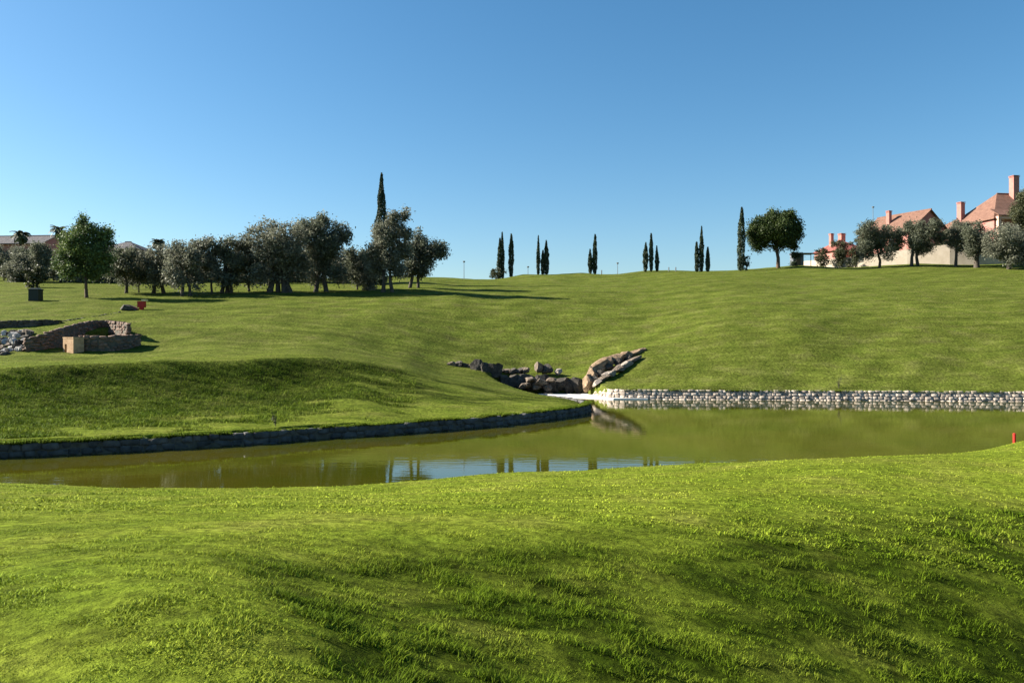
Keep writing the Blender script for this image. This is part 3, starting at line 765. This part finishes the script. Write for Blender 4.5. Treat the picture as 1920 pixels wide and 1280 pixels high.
OL = 'grey-green olive trees along the brow of the lawn'
T = broad_tree
T('pine_tree', 'bright green bushy pine with a slim trunk, tallest of the left end trees', 'tree', 90, 163, (98,214,402,534), [163], 'aleppo', 'bark_pine', seed=1, n=1.3, tr=.16, lsize=.13,
  blobs=[(155,416,10,0),(150,432,15,.3),(172,434,16,-.3),(196,438,12,.2),(128,448,13,-.2),(182,452,18,.5),(150,458,24,-.6),(122,474,17,.4),(178,476,23,-.4),(148,486,24,.8),(112,492,11,0),(200,482,13,.2),(135,506,17,-.5),(168,508,18,.3),(194,502,12,0),(155,405,4,0),(206,458,8,0)])
T('olive_tree', 'small dark olive just right of the bright green pine', 'tree', 96, 235, (204,268,466,524), [235], 'olive_dark', 'bark', OL, 2)
T('olive_tree', 'thin olive with a spindly trunk, second right of the green pine', 'tree', 98, 262, (243,288,474,530), [262], 'olive', 'bark', OL, 3, n=.8, tr=.09)
T('olive_tree', 'low pale olive on two stout trunks, third right of the green pine', 'tree', 97, 296, (268,332,462,534), [287,306], 'olive', 'bark', OL, 4, tr=.22)
T('olive_tree', 'olive with the trunk standing nearest the slope, left of the grove middle', 'tree', 93, 346, (308,378,452,532), [341,355], 'olive', 'bark', OL, 5, tr=.2)
T('olive_tree', 'narrow olive with a single trunk in the grove middle', 'tree', 95, 397, (360,414,450,526), [398], 'olive', 'bark', OL, 6, tr=.15)
T('olive_tree', 'olive on a clump of dark trunks in the grove middle', 'tree', 95.5, 424, (402,462,446,532), [415,425,434], 'olive_dark', 'bark', OL, 7, tr=.2)
T('olive_tree', 'slim pale olive left of the big brown-grey olive', 'tree', 97, 467, (438,494,449,528), [468], 'olive', 'bark', OL, 8, tr=.14)
T('olive_tree', 'big broad brown-grey olive with a wide cluster of trunks', 'tree', 96, 522, (468,580,414,524), [506,520,534,544], 'olive', 'bark', OL, 9, n=1.1, tr=.3, nb=16)
T('olive_tree', 'big round-topped olive left of the gap below the tall cypress', 'tree', 98, 602, (556,656,402,522), [592,612], 'olive_dark', 'bark', OL, 10, n=1.1, tr=.26, nb=16)
T('olive_tree', 'small olive on a thin trunk in the gap below the tall cypress', 'tree', 101, 669, (644,694,466,526), [670], 'olive_dark', 'bark', OL, 11, n=.9, tr=.12)
T('olive_tree', 'low bushy olive with leaves to the ground beside the cypress olive', 'tree', 100, 690, (674,704,478,540), [690], 'olive', 'bark', OL, 12, n=.9, tr=.12)
T('olive_tree', 'tall ragged pale olive in front of the tall cypress', 'tree', 96, 727, (680,774,396,522), [718,735], 'olive', 'bark', OL, 13, n=1.1, tr=.24, nb=16,
  blobs=[(705,470,18,.3),(722,450,22,-.4),(740,430,18,.2),(735,412,12,0),(757,405,8,.2),(762,440,12,-.3),(752,470,20,.4),(730,490,20,-.3),(700,500,16,.3),(745,505,16,0),(712,432,14,0),(692,480,10,0),(764,395,5,.1),(742,402,6,0)])
T('olive_tree', 'dark spreading olive at the right end of the grove, flat crown reaching right', 'tree', 103, 783, (745,840,430,512), [769,784], 'olive_dark', 'bark', OL, 14, n=1.0, tr=.2,
  blobs=[(790,468,22,.2),(815,468,18,-.3),(828,474,12,.1),(770,470,20,.3),(785,445,9,0),(775,500,18,0),(790,508,14,.3),(765,505,14,-.2),(800,490,14,0),(784,434,5,0),(830,463,7,.2)])

def cypress(D, px, top, wpx, label, group, seed, base=None, name='cypress_tree'):
    rng = np.random.default_rng(seed)
    x, y = XY(px, D); z = gz(x, y); k = D/F
    h = H-(top-CY)*k - z; rmax = wpx*k*.5
    root = empty(name, (x, y, z)); tag(root, label, 'cypress', group)
    lx_, ly_ = rng.normal(0, .012, 2); fat = rng.uniform(.55, .95); low = rng.uniform(.55, .8)
    n = int(900 + h*rmax*420)
    t = rng.random(n)**.9; 
    prof = np.minimum(1, low + t*1.2) * np.minimum(1, (1.02-t)*rng.uniform(1.7, 2.6))**fat
    a = rng.uniform(0, 2*np.pi, n)
    lump = 1 + .14*np.sin(a*3 + t*17 + seed) + .10*np.sin(a*2 - t*31)
    r = rmax*prof*lump*np.sqrt(rng.uniform(.25, 1.0, n))
    c = np.stack([r*np.cos(a) + lx_*t*h, r*np.sin(a) + ly_*t*h, .12 + t*(h-.3)], 1)
    v, q = leaf_quads(c, .17, rng, .4, .9)
    link_mesh('crown', np_mesh('crown', v, q), M['cypress'], root)
    tb = MB(); tb.tube([(0,0,-.2),(0,0,h*.4),(0,0,h*.85)], [rmax*.3, rmax*.2, .03], 7); tb.build('trunk', M['bark'], root, True)
    return root
CG = 'thin dark cypresses standing along the skyline'
cypress(112, 714, 322, 22, 'tallest dark cypress rising above the olive grove', CG, 21)
for i, (px, top, w_, lab) in enumerate([
  (936,445,9,'shorter cypress of the joined pair above the low skyline bush'),
  (942,434,8,'slightly taller cypress of the joined pair above the low bush'),
  (958,437,10,'single slim cypress just right of the joined pair with the bush'),
  (1009,440,7,'pointed cypress on the left of the second skyline cluster'),
  (1018,468,8,'shortest cypress in the middle of the second skyline cluster'),
  (1025,449,9,'cypress on the right of the second skyline cluster'),
  (1107,466,8,'shorter cypress of the third skyline pair'),
  (1115,438,9,'taller cypress of the third skyline pair'),
  (1210,453,10,'left cypress of the evenly spaced trio left of the house side'),
  (1221,436,8,'tall middle cypress of the evenly spaced trio'),
  (1232,460,8,'right, shortest cypress of the evenly spaced trio'),
  (1307,452,8,'cypress touching the left of the tall one in the last trio before the round pine'),
  (1315,423,9,'tall middle cypress of the last trio before the round pine'),
  (1327,462,8,'short separate cypress on the right of the last trio before the round pine'),
  (1389,387,14,'tall stout cypress standing beside the round pine')]):
    cypress(139 if px < 1350 else 140, px, top, w_, lab, CG, 30+i)

def bush(name, label, D, px, crown, leaf, seed, group=None, n=1.3, cat='bush', lsize=.13):
    rng = np.random.default_rng(seed)
    x, y = XY(px, D); z = gz(x, y); k = D/F
    root = empty(name, (x, y, z)); tag(root, label, cat, group)
    x0, x1 = (crown[0]-px)*k, (crown[1]-px)*k; zt = H-(crown[2]-CY)*k-z; zb = (H-(crown[3]-CY)*k-z)*.0 + .02
    bl = crown_from_box(x0, x1, zt, zb, 0, rng, 8)
    pts = blob_crown(bl, int((x1-x0)*(zt-zb)*10*n)+25, 14, .16, .2, rng)
    v, q = leaf_quads(pts, lsize, rng, .55)
    link_mesh('crown', np_mesh('crown', v, q), M[leaf], root)
    tb = MB()
    for i in range(3): tb.tube([(rng.uniform(-.1,.1),0,-.15),(rng.uniform(x0,x1)*.3,rng.uniform(-.2,.2),zb+(zt-zb)*.5)], [.06,.02], 6)
    tb.build('trunk', M['bark'], root, True)
    return root
bush('shrub', 'low dark green bush at the foot of the joined cypress pair', 138, 932, (912,952,505,520), 'shrub', 60)
bush('shrub', 'small dark bush at the foot of the stout cypress by the round pine', 140, 1399, (1391,1406,481,503), 'cypress', 61)
bush('shrub', 'small blue-grey bush behind the right side of the round pine', 143, 1492, (1480,1504,458,478), 'cypress', 62)
bush('shrub', 'round purplish bush on the lawn above the dark bin', 104, 70, (46,92,500,541), 'shrub', 63, lsize=.15)
# round stone pine
T('stone_pine', 'round-crowned stone pine on the hilltop beside the stout cypress', 'tree', 141, 1458, (1399,1506,393,476), [1458], 'pine', 'bark_pine', None, 70, n=1.5, tr=.30, lsize=.17, lean=-.2,
  blobs=[(1425,425,22,.5),(1450,415,22,-.6),(1478,420,24,.3),(1490,440,15,-.5),(1415,445,16,.3),(1440,445,22,.8),(1468,445,22,-.8),(1420,462,11,0),(1495,425,11,.4),(1408,438,9,-.4),(1450,408,16,.9),(1480,405,12,-.4),(1460,460,12,.2),(1485,455,12,.6),(1432,432,20,-1.5),(1465,430,22,1.5),(1455,432,22,-2.2)])
OR_ = 'olive trees below the pink houses'
T('olive_tree', 'dark olive with a single straight trunk, left of the pale wall trees', 'tree', 138, 1648, (1604,1672,418,484), [1648], 'olive_dark', 'bark', OR_, 71, n=1.2, tr=.22)
T('olive_tree', 'broad olive on two trunks in front of the pale wall', 'tree', 137, 1714, (1678,1766,415,474), [1708,1722], 'olive_dark', 'bark', OR_, 72, n=1.2, tr=.25)
T('olive_tree', 'smaller grey olive between the two-trunk olive and the thick-trunk olive', 'tree', 136, 1791, (1775,1814,416,474), [1791], 'olive', 'bark', OR_, 73, n=1.1, tr=.25)
T('olive_tree', 'olive with a thick trunk in front of the house with the framed porch', 'tree', 132, 1832, (1803,1856,417,482), [1832], 'olive_dark', 'bark', OR_, 74, n=1.2, tr=.34)
T('olive_tree', 'big silvery olive at the right edge below the tallest chimney', 'tree', 127, 1893, (1852,1930,424,496), [1893], 'olive', 'bark', OR_, 75, n=1.2, tr=.3)
bush('shrub', 'green garden bush below the far small red house', 153, 1574, (1554,1594,450,486), 'shrub', 76, 'garden bushes behind the pale wall')
bush('shrub', 'brownish garden bush left of the dark single-trunk olive', 151, 1604, (1588,1624,448,488), 'shrub', 77, 'garden bushes behind the pale wall')
bush('shrub', 'low garden bush at the left end of the pale wall', 154, 1540, (1524,1560,466,490), 'shrub', 78, 'garden bushes behind the pale wall')
T('garden_tree', 'brownish green garden tree at the right edge beside the tallest chimney', 'tree', 143, 1926, (1900,1956,354,434), [1926], 'shrub', 'bark', None, 79, n=1.2, tr=.25)
# far left trees
GL = 'grey shrubby olives in front of the far left house'
for i, (px, c, lab) in enumerate([
  (12, (-22,42,462,520), 'grey bushy olive at the very left edge below the house'),
  (52, (30,84,466,524), 'grey bushy olive below the left house, second from the edge'),
  (92, (72,118,470,530), 'grey bushy olive half behind the green pine'),
  (190, (168,216,474,540), 'grey bushy olive behind the right side of the green pine'),
  (30, (8,56,474,530), 'low pale olive between the two left edge olives'),
  (74, (56,96,458,510), 'dark olive against the left house wall'),
  (152, (128,178,462,536), 'tall olive hidden behind the green pine'),
  (216, (200,236,470,540), 'narrow olive between the pine and the first grove tree'),
  (128, (112,152,480,540), 'low brownish olive behind the pine trunk')]):
    T('olive_tree', lab, 'tree', 128-(i > 2)*14, px, c, [px], 'olive_dark' if i % 2 else 'olive', 'bark', GL, 90+i, n=1.2, tr=.2)

for i, (px, c, D_) in enumerate([(250,(222,292,482,534),114),(318,(286,352,476,534),116),(372,(340,410,474,534),118),(448,(420,482,474,534),115),(500,(470,545,460,534),118),(560,(525,600,455,534),119),(640,(606,668,470,534),117),(700,(668,726,470,536),114)]):
    T('olive_tree', 'grey olive in the shaded row behind the front trees of the grove', 'tree', D_, px, c, [px], 'olive_dark' if i % 2 else 'olive', 'bark', 'olives in the row behind the grove', 110+i, n=1.0, tr=.2)

def palm(px, D, top, bottom, wpx, label, seed):
    rng = np.random.default_rng(seed)
    x, y = XY(px, D); z = gz(x, y); k = D/F
    root = empty('palm_tree', (x, y, z)); tag(root, label, 'palm', 'palms in front of the far left houses')
    hc = H-((top*.45+bottom*.55)-CY)*k - z; rad = wpx*k*.5
    V, Q, off = [], [], 0
    for f in range(46):
        a = rng.uniform(0, 2*np.pi); el = rng.uniform(-.55, 1.25); L = rad*rng.uniform(.85, 1.15)
        pts = [np.array([0, 0, hc])]
        for s in range(5):
            e = el - s*.32; pts.append(pts[-1] + np.array([math.cos(a)*math.cos(e), math.sin(a)*math.cos(e), math.sin(e)])*L/5)
        side = np.array([-math.sin(a), math.cos(a), 0])
        for s in range(5):
            w0 = .16*(1-abs(s-2)/4)+.05; w1 = .16*(1-abs(s-1)/4)+.04
            for sg in (-1, 1):
                dn = np.array([0, 0, -.12])
                V += [pts[s], pts[s+1], pts[s+1]+side*sg*w1*2+dn, pts[s]+side*sg*w0*2+dn]; Q.append([off, off+1, off+2, off+3]); off += 4
    link_mesh('crown', np_mesh('crown', np.array(V), np.array(Q)), M['palm'], root)
    tb = MB(); tb.tube([(0,0,-.2),(.1,0,hc*.5),(0,0,hc)], [.24,.19,.2], 8); tb.build('trunk', M['bark'], root, True)
for i, (px, c, lab) in enumerate([(8, (-14,34,488,540), 'low dark shrub at the left edge in front of the olives'), (100, (84,122,490,542), 'low shrub between the round purplish bush and the green pine'), (40, (26,62,486,536), 'grey shrub left of the round purplish bush')]):
    bush('shrub', lab, 118, px, c, 'olive_dark' if i else 'shrub', 140+i, 'shrubs at the left end of the lawn')
bush('shrub', 'tall garden bush against the pink wall right of the single-trunk olive', 152, 1672, (1652,1694,434,486), 'shrub', 130, 'garden bushes behind the pale wall')
bush('shrub', 'dark garden bush below the pointed gable', 149, 1770, (1752,1792,430,474), 'shrub', 131, 'garden bushes behind the pale wall')
palm(38, 150, 427, 452, 38, 'bushy palm rising over the left house roof', 1)
palm(112, 152, 418, 446, 40, 'loose palm behind the left side of the green pine', 2)
palm(297, 150, 440, 466, 32, 'dark palm head right of the small far roof', 3)

# ---------------------------------------------------------------- houses
def house(name, label, D, px, py_base, rot, L, W, wall_h, roof_h, wall, roof, kind='gable', over=.4, wins=(), chimneys=(), porch=None):
    """L along local x, W along local y; front faces local -y"""
    x, y, z = P(px, py_base, D)
    root = empty(name, (x, y, z), rot); tag(root, label, 'house')
    b = MB(); hx, hy = L/2, W/2
    if kind == 'gable':       # ridge along x, triangular ends
        b.add([(-hx,-hy,-3),(hx,-hy,-3),(hx,hy,-3),(-hx,hy,-3),(-hx,-hy,wall_h),(hx,-hy,wall_h),(hx,hy,wall_h),(-hx,hy,wall_h),(-hx,0,wall_h+roof_h),(hx,0,wall_h+roof_h)],
              [(0,1,5,4),(2,3,7,6),(1,2,6,9,5),(3,0,4,8,7),(0,3,2,1)])
    elif kind == 'front':     # ridge along y, gable faces the front
        b.add([(-hx,-hy,-3),(hx,-hy,-3),(hx,hy,-3),(-hx,hy,-3),(-hx,-hy,wall_h),(hx,-hy,wall_h),(hx,hy,wall_h),(-hx,hy,wall_h),(0,-hy,wall_h+roof_h),(0,hy,wall_h+roof_h)],
              [(1,2,6,5),(3,0,4,7),(0,1,5,8,4),(2,3,7,9,6),(0,3,2,1)])
    else:
        b.box(-hx, hx, -hy, hy, -3, wall_h)
    b.build('wall', M[wall], root)
    r = MB(); ex, ey = hx+over, hy+over; t = .16
    zt = wall_h+roof_h+.12
    def slab(p):               # a roof plane with thickness
        p = [np.array(q, float) for q in p]; n = len(p)
        lo = [q - np.array([0, 0, t]) for q in p]
        r.add([*p, *lo], [tuple(range(n)), tuple(range(2*n-1, n-1, -1))] + [(i, n+i, n+(i+1) % n, (i+1) % n) for i in range(n)])
    if kind == 'gable':
        ze = wall_h + .12 - roof_h*over/hy
        slab([(-ex,-ey,ze),(ex,-ey,ze),(ex,0,zt),(-ex,0,zt)]); slab([(ex,ey,ze),(-ex,ey,ze),(-ex,.003,zt),(ex,.003,zt)])
        r.tube([(-ex,0,zt+.02),(ex,0,zt+.02)], [.14,.14], 6)
    elif kind == 'front':
        ze = wall_h + .12 - roof_h*over/hx
        slab([(-ex,ey,ze),(-ex,-ey,ze),(0,-ey,zt),(0,ey,zt)]); slab([(ex,-ey,ze),(ex,ey,ze),(.003,ey,zt),(.003,-ey,zt)])
        r.tube([(0,-ey,zt+.02),(0,ey,zt+.02)], [.14,.14], 6)
    else:
        ze = wall_h+.04; rl = max(hx-hy*.9, .3)
        slab([(-ex,-ey,ze),(ex,-ey,ze),(rl,0,zt),(-rl,0,zt)]); slab([(ex,ey,ze),(-ex,ey,ze),(-rl,0,zt),(rl,0,zt)])
        slab([(ex,-ey,ze),(ex,ey,ze),(rl,0,zt)]); slab([(-ex,ey,ze),(-ex,-ey,ze),(-rl,0,zt)])
        r.tube([(-rl,0,zt+.02),(rl,0,zt+.02)], [.14,.14], 6)
    rf = r.build('roof', M[roof], root)
    for cx, cy, cz, ch, cw in chimneys:
        c = MB(); c.box(cx-cw/2, cx+cw/2, cy-cw/2, cy+cw/2, cz-1.5, cz+ch-.25); c.box(cx-cw/2-.08, cx+cw/2+.08, cy-cw/2-.08, cy+cw/2+.08, cz+ch-.25, cz+ch-.12)
        for q in (-1, 1): c.box(cx+q*cw*.35-.07, cx+q*cw*.35+.07, cy-cw*.4, cy+cw*.4, cz+ch-.12, cz+ch)
        c.box(cx-cw/2-.1, cx+cw/2+.1, cy-cw/2-.1, cy+cw/2+.1, cz+ch, cz+ch+.09)
        c.build('chimney', M[wall if wall != 'cream' else 'pink'], rf)
    for (wx, wz, ww, wh, side) in wins:
        f = MB(); p_ = MB(); tk = .09
        if side == 'front':
            y0 = -hy
            f.box(wx-ww/2-tk, wx+ww/2+tk, y0-.06, y0+.05, wz+wh, wz+wh+tk); f.box(wx-ww/2-tk, wx+ww/2+tk, y0-.10, y0+.05, wz-tk, wz)
            f.box(wx-ww/2-tk, wx-ww/2, y0-.06, y0+.05, wz, wz+wh); f.box(wx+ww/2, wx+ww/2+tk, y0-.06, y0+.05, wz, wz+wh)
            p_.box(wx-ww/2, wx+ww/2, y0-.02, y0+.04, wz, wz+wh)
        else:
            x0 = -hx
            f.box(x0-.06, x0+.05, wx-ww/2-tk, wx+ww/2+tk, wz+wh, wz+wh+tk); f.box(x0-.10, x0+.05, wx-ww/2-tk, wx+ww/2+tk, wz-tk, wz)
            f.box(x0-.06, x0+.05, wx-ww/2-tk, wx-ww/2, wz, wz+wh); f.box(x0-.06, x0+.05, wx+ww/2, wx+ww/2+tk, wz, wz+wh)
            p_.box(x0-.02, x0+.04, wx-ww/2, wx+ww/2, wz, wz+wh)
        fo = f.build('window', M['pink_pale'], root); p_.build('pane', M['glass'], fo)
    return root, rf

# right: pink houses with tiled roofs
house('house', 'pink house with a pointed red gable behind the two-trunk olive', 164, 1694, 488, R(24), 10.4, 12, 5.4, 4.0, 'pink', 'tile', 'front', .5,
      wins=[(-2.4,3.2,1.1,1.4,'front'),(2.2,3.2,1.1,1.4,'front'),(0,6.4,.8,.9,'front'),(-2.4,1.2,1.2,1.9,'front'),(-1.5,3.0,1.2,1.4,'side')], chimneys=[(-2.4,1.5,7.6,2.5,.75)])
house('house', 'pink house wing with a long red roof sloping down behind the dark olive', 174, 1690, 487, R(8), 8.5, 9, 5.6, 2.6, 'pink_pale', 'tile_red', 'gable', .5,
      wins=[(-2,3.6,1.1,1.4,'front'),(1.2,3.6,1.1,1.4,'front')], chimneys=[])
house('house', 'far small red-roofed house at the left end of the pink houses', 178, 1576, 490, R(16), 8.0, 7.5, 2.0, 2.5, 'pink', 'tile_red', 'hip', .5,
      wins=[(-2.2,.3,1.1,1.3,'front'),(1.8,.3,1.1,1.3,'front')], chimneys=[(-2.4,0,3.6,2.4,.7),(.8,.6,4.3,1.9,1.1)])
hb, rfb = house('house', 'large pink house at the right edge with the tallest chimney', 162, 1887, 486, R(8), 16, 13, 7.1, 6.0, 'pink', 'tile', 'hip', .5,
      wins=[(.5,4.6,1.1,1.5,'front'),(3.6,4.6,1.1,1.5,'front')], chimneys=[(.9,-1.0,11.0,5.6,1.25)])
house('house', 'low pink house with a slim chimney between the pointed gable and the framed porch', 166, 1796, 486, R(18), 7.5, 8, 5.4, 2.8, 'pink', 'tile', 'hip', .5,
      wins=[(-1.6,2.6,1.1,1.4,'front'),(1.6,2.6,1.1,1.4,'front')], chimneys=[(-.5,-1.2,7.4,4.1,1.05)])
# framed porch of the large house
pr = MB()
for x_ in (-7.6, -3.8): pr.box(x_-.3, x_+.3, -7.5, -6.9, -3, 6.9)
pr.box(-7.95, -3.45, -7.55, -6.85, 6.9, 7.45); pr.build('porch_frame', M['pink_pale'], hb)
pp = MB(); pp.box(-5.2,-4.3,-6.56,-6.51,4.2,5.5); pp.build('porch_window', M['glass'], hb)
pt = MB(); pt.add([(-8.2,-7.9,7.47),(-3.2,-7.9,7.47),(-3.2,-5.6,8.9),(-8.2,-5.6,8.9),(-8.2,-7.9,7.62),(-3.2,-7.9,7.62),(-3.2,-5.6,9.05),(-8.2,-5.6,9.05)],
  [(0,3,2,1),(4,5,6,7),(0,1,5,4),(1,2,6,5),(2,3,7,6),(3,0,4,7)]); pt.build('porch_roof', M['tile'], hb)
# left: dark roofed houses far behind the trees
house('house', 'long pink house with a dark shaded roof at the left edge', 176, 40, 505, R(-6), 16, 9, 5.2, 2.0, 'pink', 'tile_dark', 'gable', .5,
      wins=[(-5,2.6,1.2,1.4,'front'),(-1.5,2.6,1.2,1.4,'front'),(2.5,2.6,1.2,1.4,'front'),(6,2.6,1.2,1.4,'front')], chimneys=[])
house('house', 'small far house with a dark hipped roof between the pine and the palm', 172, 240, 508, R(-8), 7.6, 7, 4.4, 1.7, 'pink', 'tile_dark', 'hip', .4,
      wins=[(-1.5,2.2,1.0,1.2,'front')], chimneys=[(2.2,-1.5,4.4,.9,.5)])
# grey hut
hx_, hy_, hz_ = P(1494, 500, 148)
hut = empty('hut', (hx_, hy_, hz_)); tag(hut, 'small grey hut with a flat roof right of the round pine', 'hut')
b = MB(); b.box(-.95,.95,-.9,.9,-1,2.3); b.build('wall', M['hut'], hut)
b = MB(); b.box(-1.1,2.9,-1.1,1.1,2.3,2.45); b.build('roof', M['hut'], hut)
b = MB(); b.tube([(2.6,.0,-1),(2.6,0,2.3)], [.06,.06], 6); b.build('post', M['metal'], hut)
b = MB(); b.box(-.4,.4,-.93,-.903,-.2,1.7); b.build('door', M['wood'], hut)
# pale garden wall below the houses
cw = MB(); pts = [(1503,490,499,162),(1560,485,500,155),(1620,479,500,150),(1700,468,500,145),(1780,458,500,141),(1830,457,500,139.5),(1990,452,500,138)]
vs, fs = [], []
for px, t_, b_, D in pts:
    x, y, z = P(px, t_, D); zb_ = gz(x, y) - .6
    vs += [(x, y-.15, zb_), (x, y+.15, zb_), (x, y+.15, z), (x, y-.15, z)]
for i in range(len(pts)-1):
    a, b_ = i*4, (i+1)*4
    for k in range(4): fs.append((a+k, a+(k+1)%4, b_+(k+1)%4, b_+k))
fs += [(0,3,2,1), tuple(len(vs)-4+k for k in range(4))]
cw.add(vs, fs); tag(cw.build('garden_wall', M['cream']), 'long cream garden wall below the pink houses', 'wall')

# ---------------------------------------------------------------- small things
def lamp_post(px, D, top, label):
    x, y = XY(px, D); z = gz(x, y); h = H-(top-CY)*D/F - z
    o = empty('lamp_post', (x, y, z)); tag(o, label, 'lamp post', 'thin lamp posts on the skyline')
    b = MB(); b.tube([(0,0,-.2),(0,0,.3),(0,0,h-.3)], [.09,.06,.045], 8); b.build('post', M['metal'], o)
    b = MB(); b.tube([(0,0,h-.32),(0,0,h-.26),(0,0,h-.05),(0,0,h)], [.05,.19,.24,.05], 10); b.build('lamp_head', M['metal'], o)
lamp_post(870, 152, 489, 'thin lamp post on the skyline right of the olive grove')
lamp_post(990, 158, 499, 'thin lamp post between the first two cypress clusters')
lamp_post(1158, 158, 492, 'thin lamp post between the third cypress pair and the even trio')
lamp_post(1637, 149, 387, 'tall dark lamp post behind the single-trunk olive')
def stake(px, D, hgt, rad, mat, name, label, cat, group=None, z=None):
    x, y = XY(px, D); z = gz(x, y) if z is None else z
    o = empty(name, (x, y, z)); tag(o, label, cat, group)
    b = MB(); b.tube([(0,0,-.25),(0,0,hgt-.04)], [rad,rad], 10); b.build('post', M[mat], o)
    b = MB(); b.tube([(0,0,hgt-.04),(0,0,hgt-.02),(0,0,hgt)], [rad*1.12,rad*1.12,rad*.5], 10); b.build('cap', M[mat], o)
    return o
stake(1902, 31.2, .38, .055, 'red', 'marker_post', 'red hazard marker post on the near bank at the right edge of the pond', 'marker post')
stake(1080, 55.2, .75, .045, 'wood', 'marker_post', 'thin dark post at the tip of the grassy point', 'marker post')
for px, lab in ((1128,'tiny stake right of the third cypress pair'),(1254,'left of the two tiny stakes between the two trios'),(1267,'right of the two tiny stakes between the two trios')):
    stake(px, 141, .75, .09, 'metal', 'marker_stake', lab, 'stake', 'tiny stakes on the skyline')
# red post with pale cap on the lawn left
x, y = XY(266, 79); z = gz(x, y)
o = empty('red_post_box', (x, y, z)); tag(o, 'red box on a short stand with a pale yellow flap beside the long dark rock', 'post box')
b = MB(); b.box(-.36,.32,-.22,.22,.22,.82); b.build('box_body', M['red'], o)
b = MB(); b.box(-.2,.16,-.14,.14,-.3,.22); b.build('stand', M['red'], o)
b = MB(); b.box(.06,.48,-.26,.26,.82,1.02); b.build('flap', M['yellow'], o)
# dark bin
x, y = XY(67, 86); z = gz(x, y)
o = empty('litter_bin', (x, y, z)); tag(o, 'dark square bin standing on the lawn at the left below the round bush', 'bin')
b = MB(); b.box(-.53,.53,-.45,.45,-.15,1.16); b.box(-.56,.56,-.48,.48,.02,.09)
b.build('bin_body', M['bin'], o)
b = MB(); b.box(-.58,.58,-.5,.5,1.16,1.24); b.add([(-.58,-.5,1.24),(.58,-.5,1.24),(.58,.5,1.24),(-.58,.5,1.24),(-.3,-.3,1.34),(.3,-.3,1.34),(.3,.3,1.34),(-.3,.3,1.34)],[(4,5,6,7),(0,1,5,4),(1,2,6,5),(2,3,7,6),(3,0,4,7)]); b.build('lid', M['bin'], o)
# weeds on the walls
def weed(px, D, hgt, label, seed, zb=None):
    rng = np.random.default_rng(seed); x, y = XY(px, D); z = gz(x, y) if zb is None else zb
    o = empty('weed_plant', (x, y, z)); tag(o, label, 'weed', 'weeds on the pond walls')
    b = MB(); pts = []
    for i in range(5):
        a = rng.uniform(0, 6.28); e = hgt*rng.uniform(.5, 1)*(1.0 if i else 1.1); t = (math.cos(a)*e*.25, math.sin(a)*e*.25, e)
        b.tube([(0,0,-.1),(t[0]*.3,t[1]*.3,e*.5),t], [.012,.009,.004], 5)
        pts += [np.array(t)*q + rng.normal(0,.04,3) for q in rng.uniform(.3, 1, 14)]
    b.build('stem', M['bark'], o)
    v, q = leaf_quads(np.array(pts), .05, rng, .4); link_mesh('leaves', np_mesh('leaves', v, q), M['shrub'], o)
weed(517, 35.6, .55, 'dark weed sticking up on the shaded left pond wall', 1)
weed(1573, 61.2, 1.0, 'thin brown weed standing on the pale far right pond wall', 2)

# ---------------------------------------------------------------- light, sky, camera
az = math.atan2(SUN_AZ[0], SUN_AZ[1])          # compass angle from +Y towards +X
sd = bpy.data.lights.new('sun', 'SUN'); sd.energy = 4.8; sd.angle = R(.5); sd.color = (1.0, .93, .80)
so = bpy.data.objects.new('sun', sd); col.objects.link(so)
from mathutils import Vector
v = Vector((SUN_AZ[0]*math.cos(R(SUN_EL)), SUN_AZ[1]*math.cos(R(SUN_EL)), math.sin(R(SUN_EL))))
so.rotation_euler = v.to_track_quat('Z', 'Y').to_euler()
so.location = (-40, -10, 60)

world = bpy.data.worlds.new('World'); scene.world = world; world.use_nodes = True
nt = world.node_tree; nt.nodes.clear()
sky = nt.nodes.new('ShaderNodeTexSky'); sky.sky_type = 'NISHITA'; sky.sun_disc = False
sky.sun_elevation = R(SUN_EL); sky.sun_rotation = az
sky.air_density = 1.0; sky.dust_density = .6; sky.ozone_density = 3.4; sky.altitude = 0
bg = nt.nodes.new('ShaderNodeBackground'); bg.inputs[1].default_value = .05
wo = nt.nodes.new('ShaderNodeOutputWorld')
hs = nt.nodes.new('ShaderNodeHueSaturation'); hs.inputs['Saturation'].default_value = 1.22; hs.inputs['Hue'].default_value = .492; hs.inputs['Value'].default_value = .93
nt.links.new(sky.outputs[0], hs.inputs['Color']); nt.links.new(hs.outputs[0], bg.inputs[0]); nt.links.new(bg.outputs[0], wo.inputs[0])

cd = bpy.data.cameras.new('camera'); cd.sensor_width = 36; cd.lens = 36*F/1920; cd.clip_start = .1; cd.clip_end = 6000
co = bpy.data.objects.new('camera', cd); co.location = (0, 0, H); co.rotation_euler = (R(90), 0, 0); col.objects.link(co)
scene.camera = co

scene.render.engine = 'CYCLES'
scene.cycles.max_bounces = 6; scene.cycles.diffuse_bounces = 3; scene.cycles.glossy_bounces = 3; scene.cycles.transmission_bounces = 3
scene.view_settings.view_transform = 'Standard'; scene.view_settings.look = 'None'
scene.view_settings.exposure = 1.8; scene.view_settings.gamma = 1.0
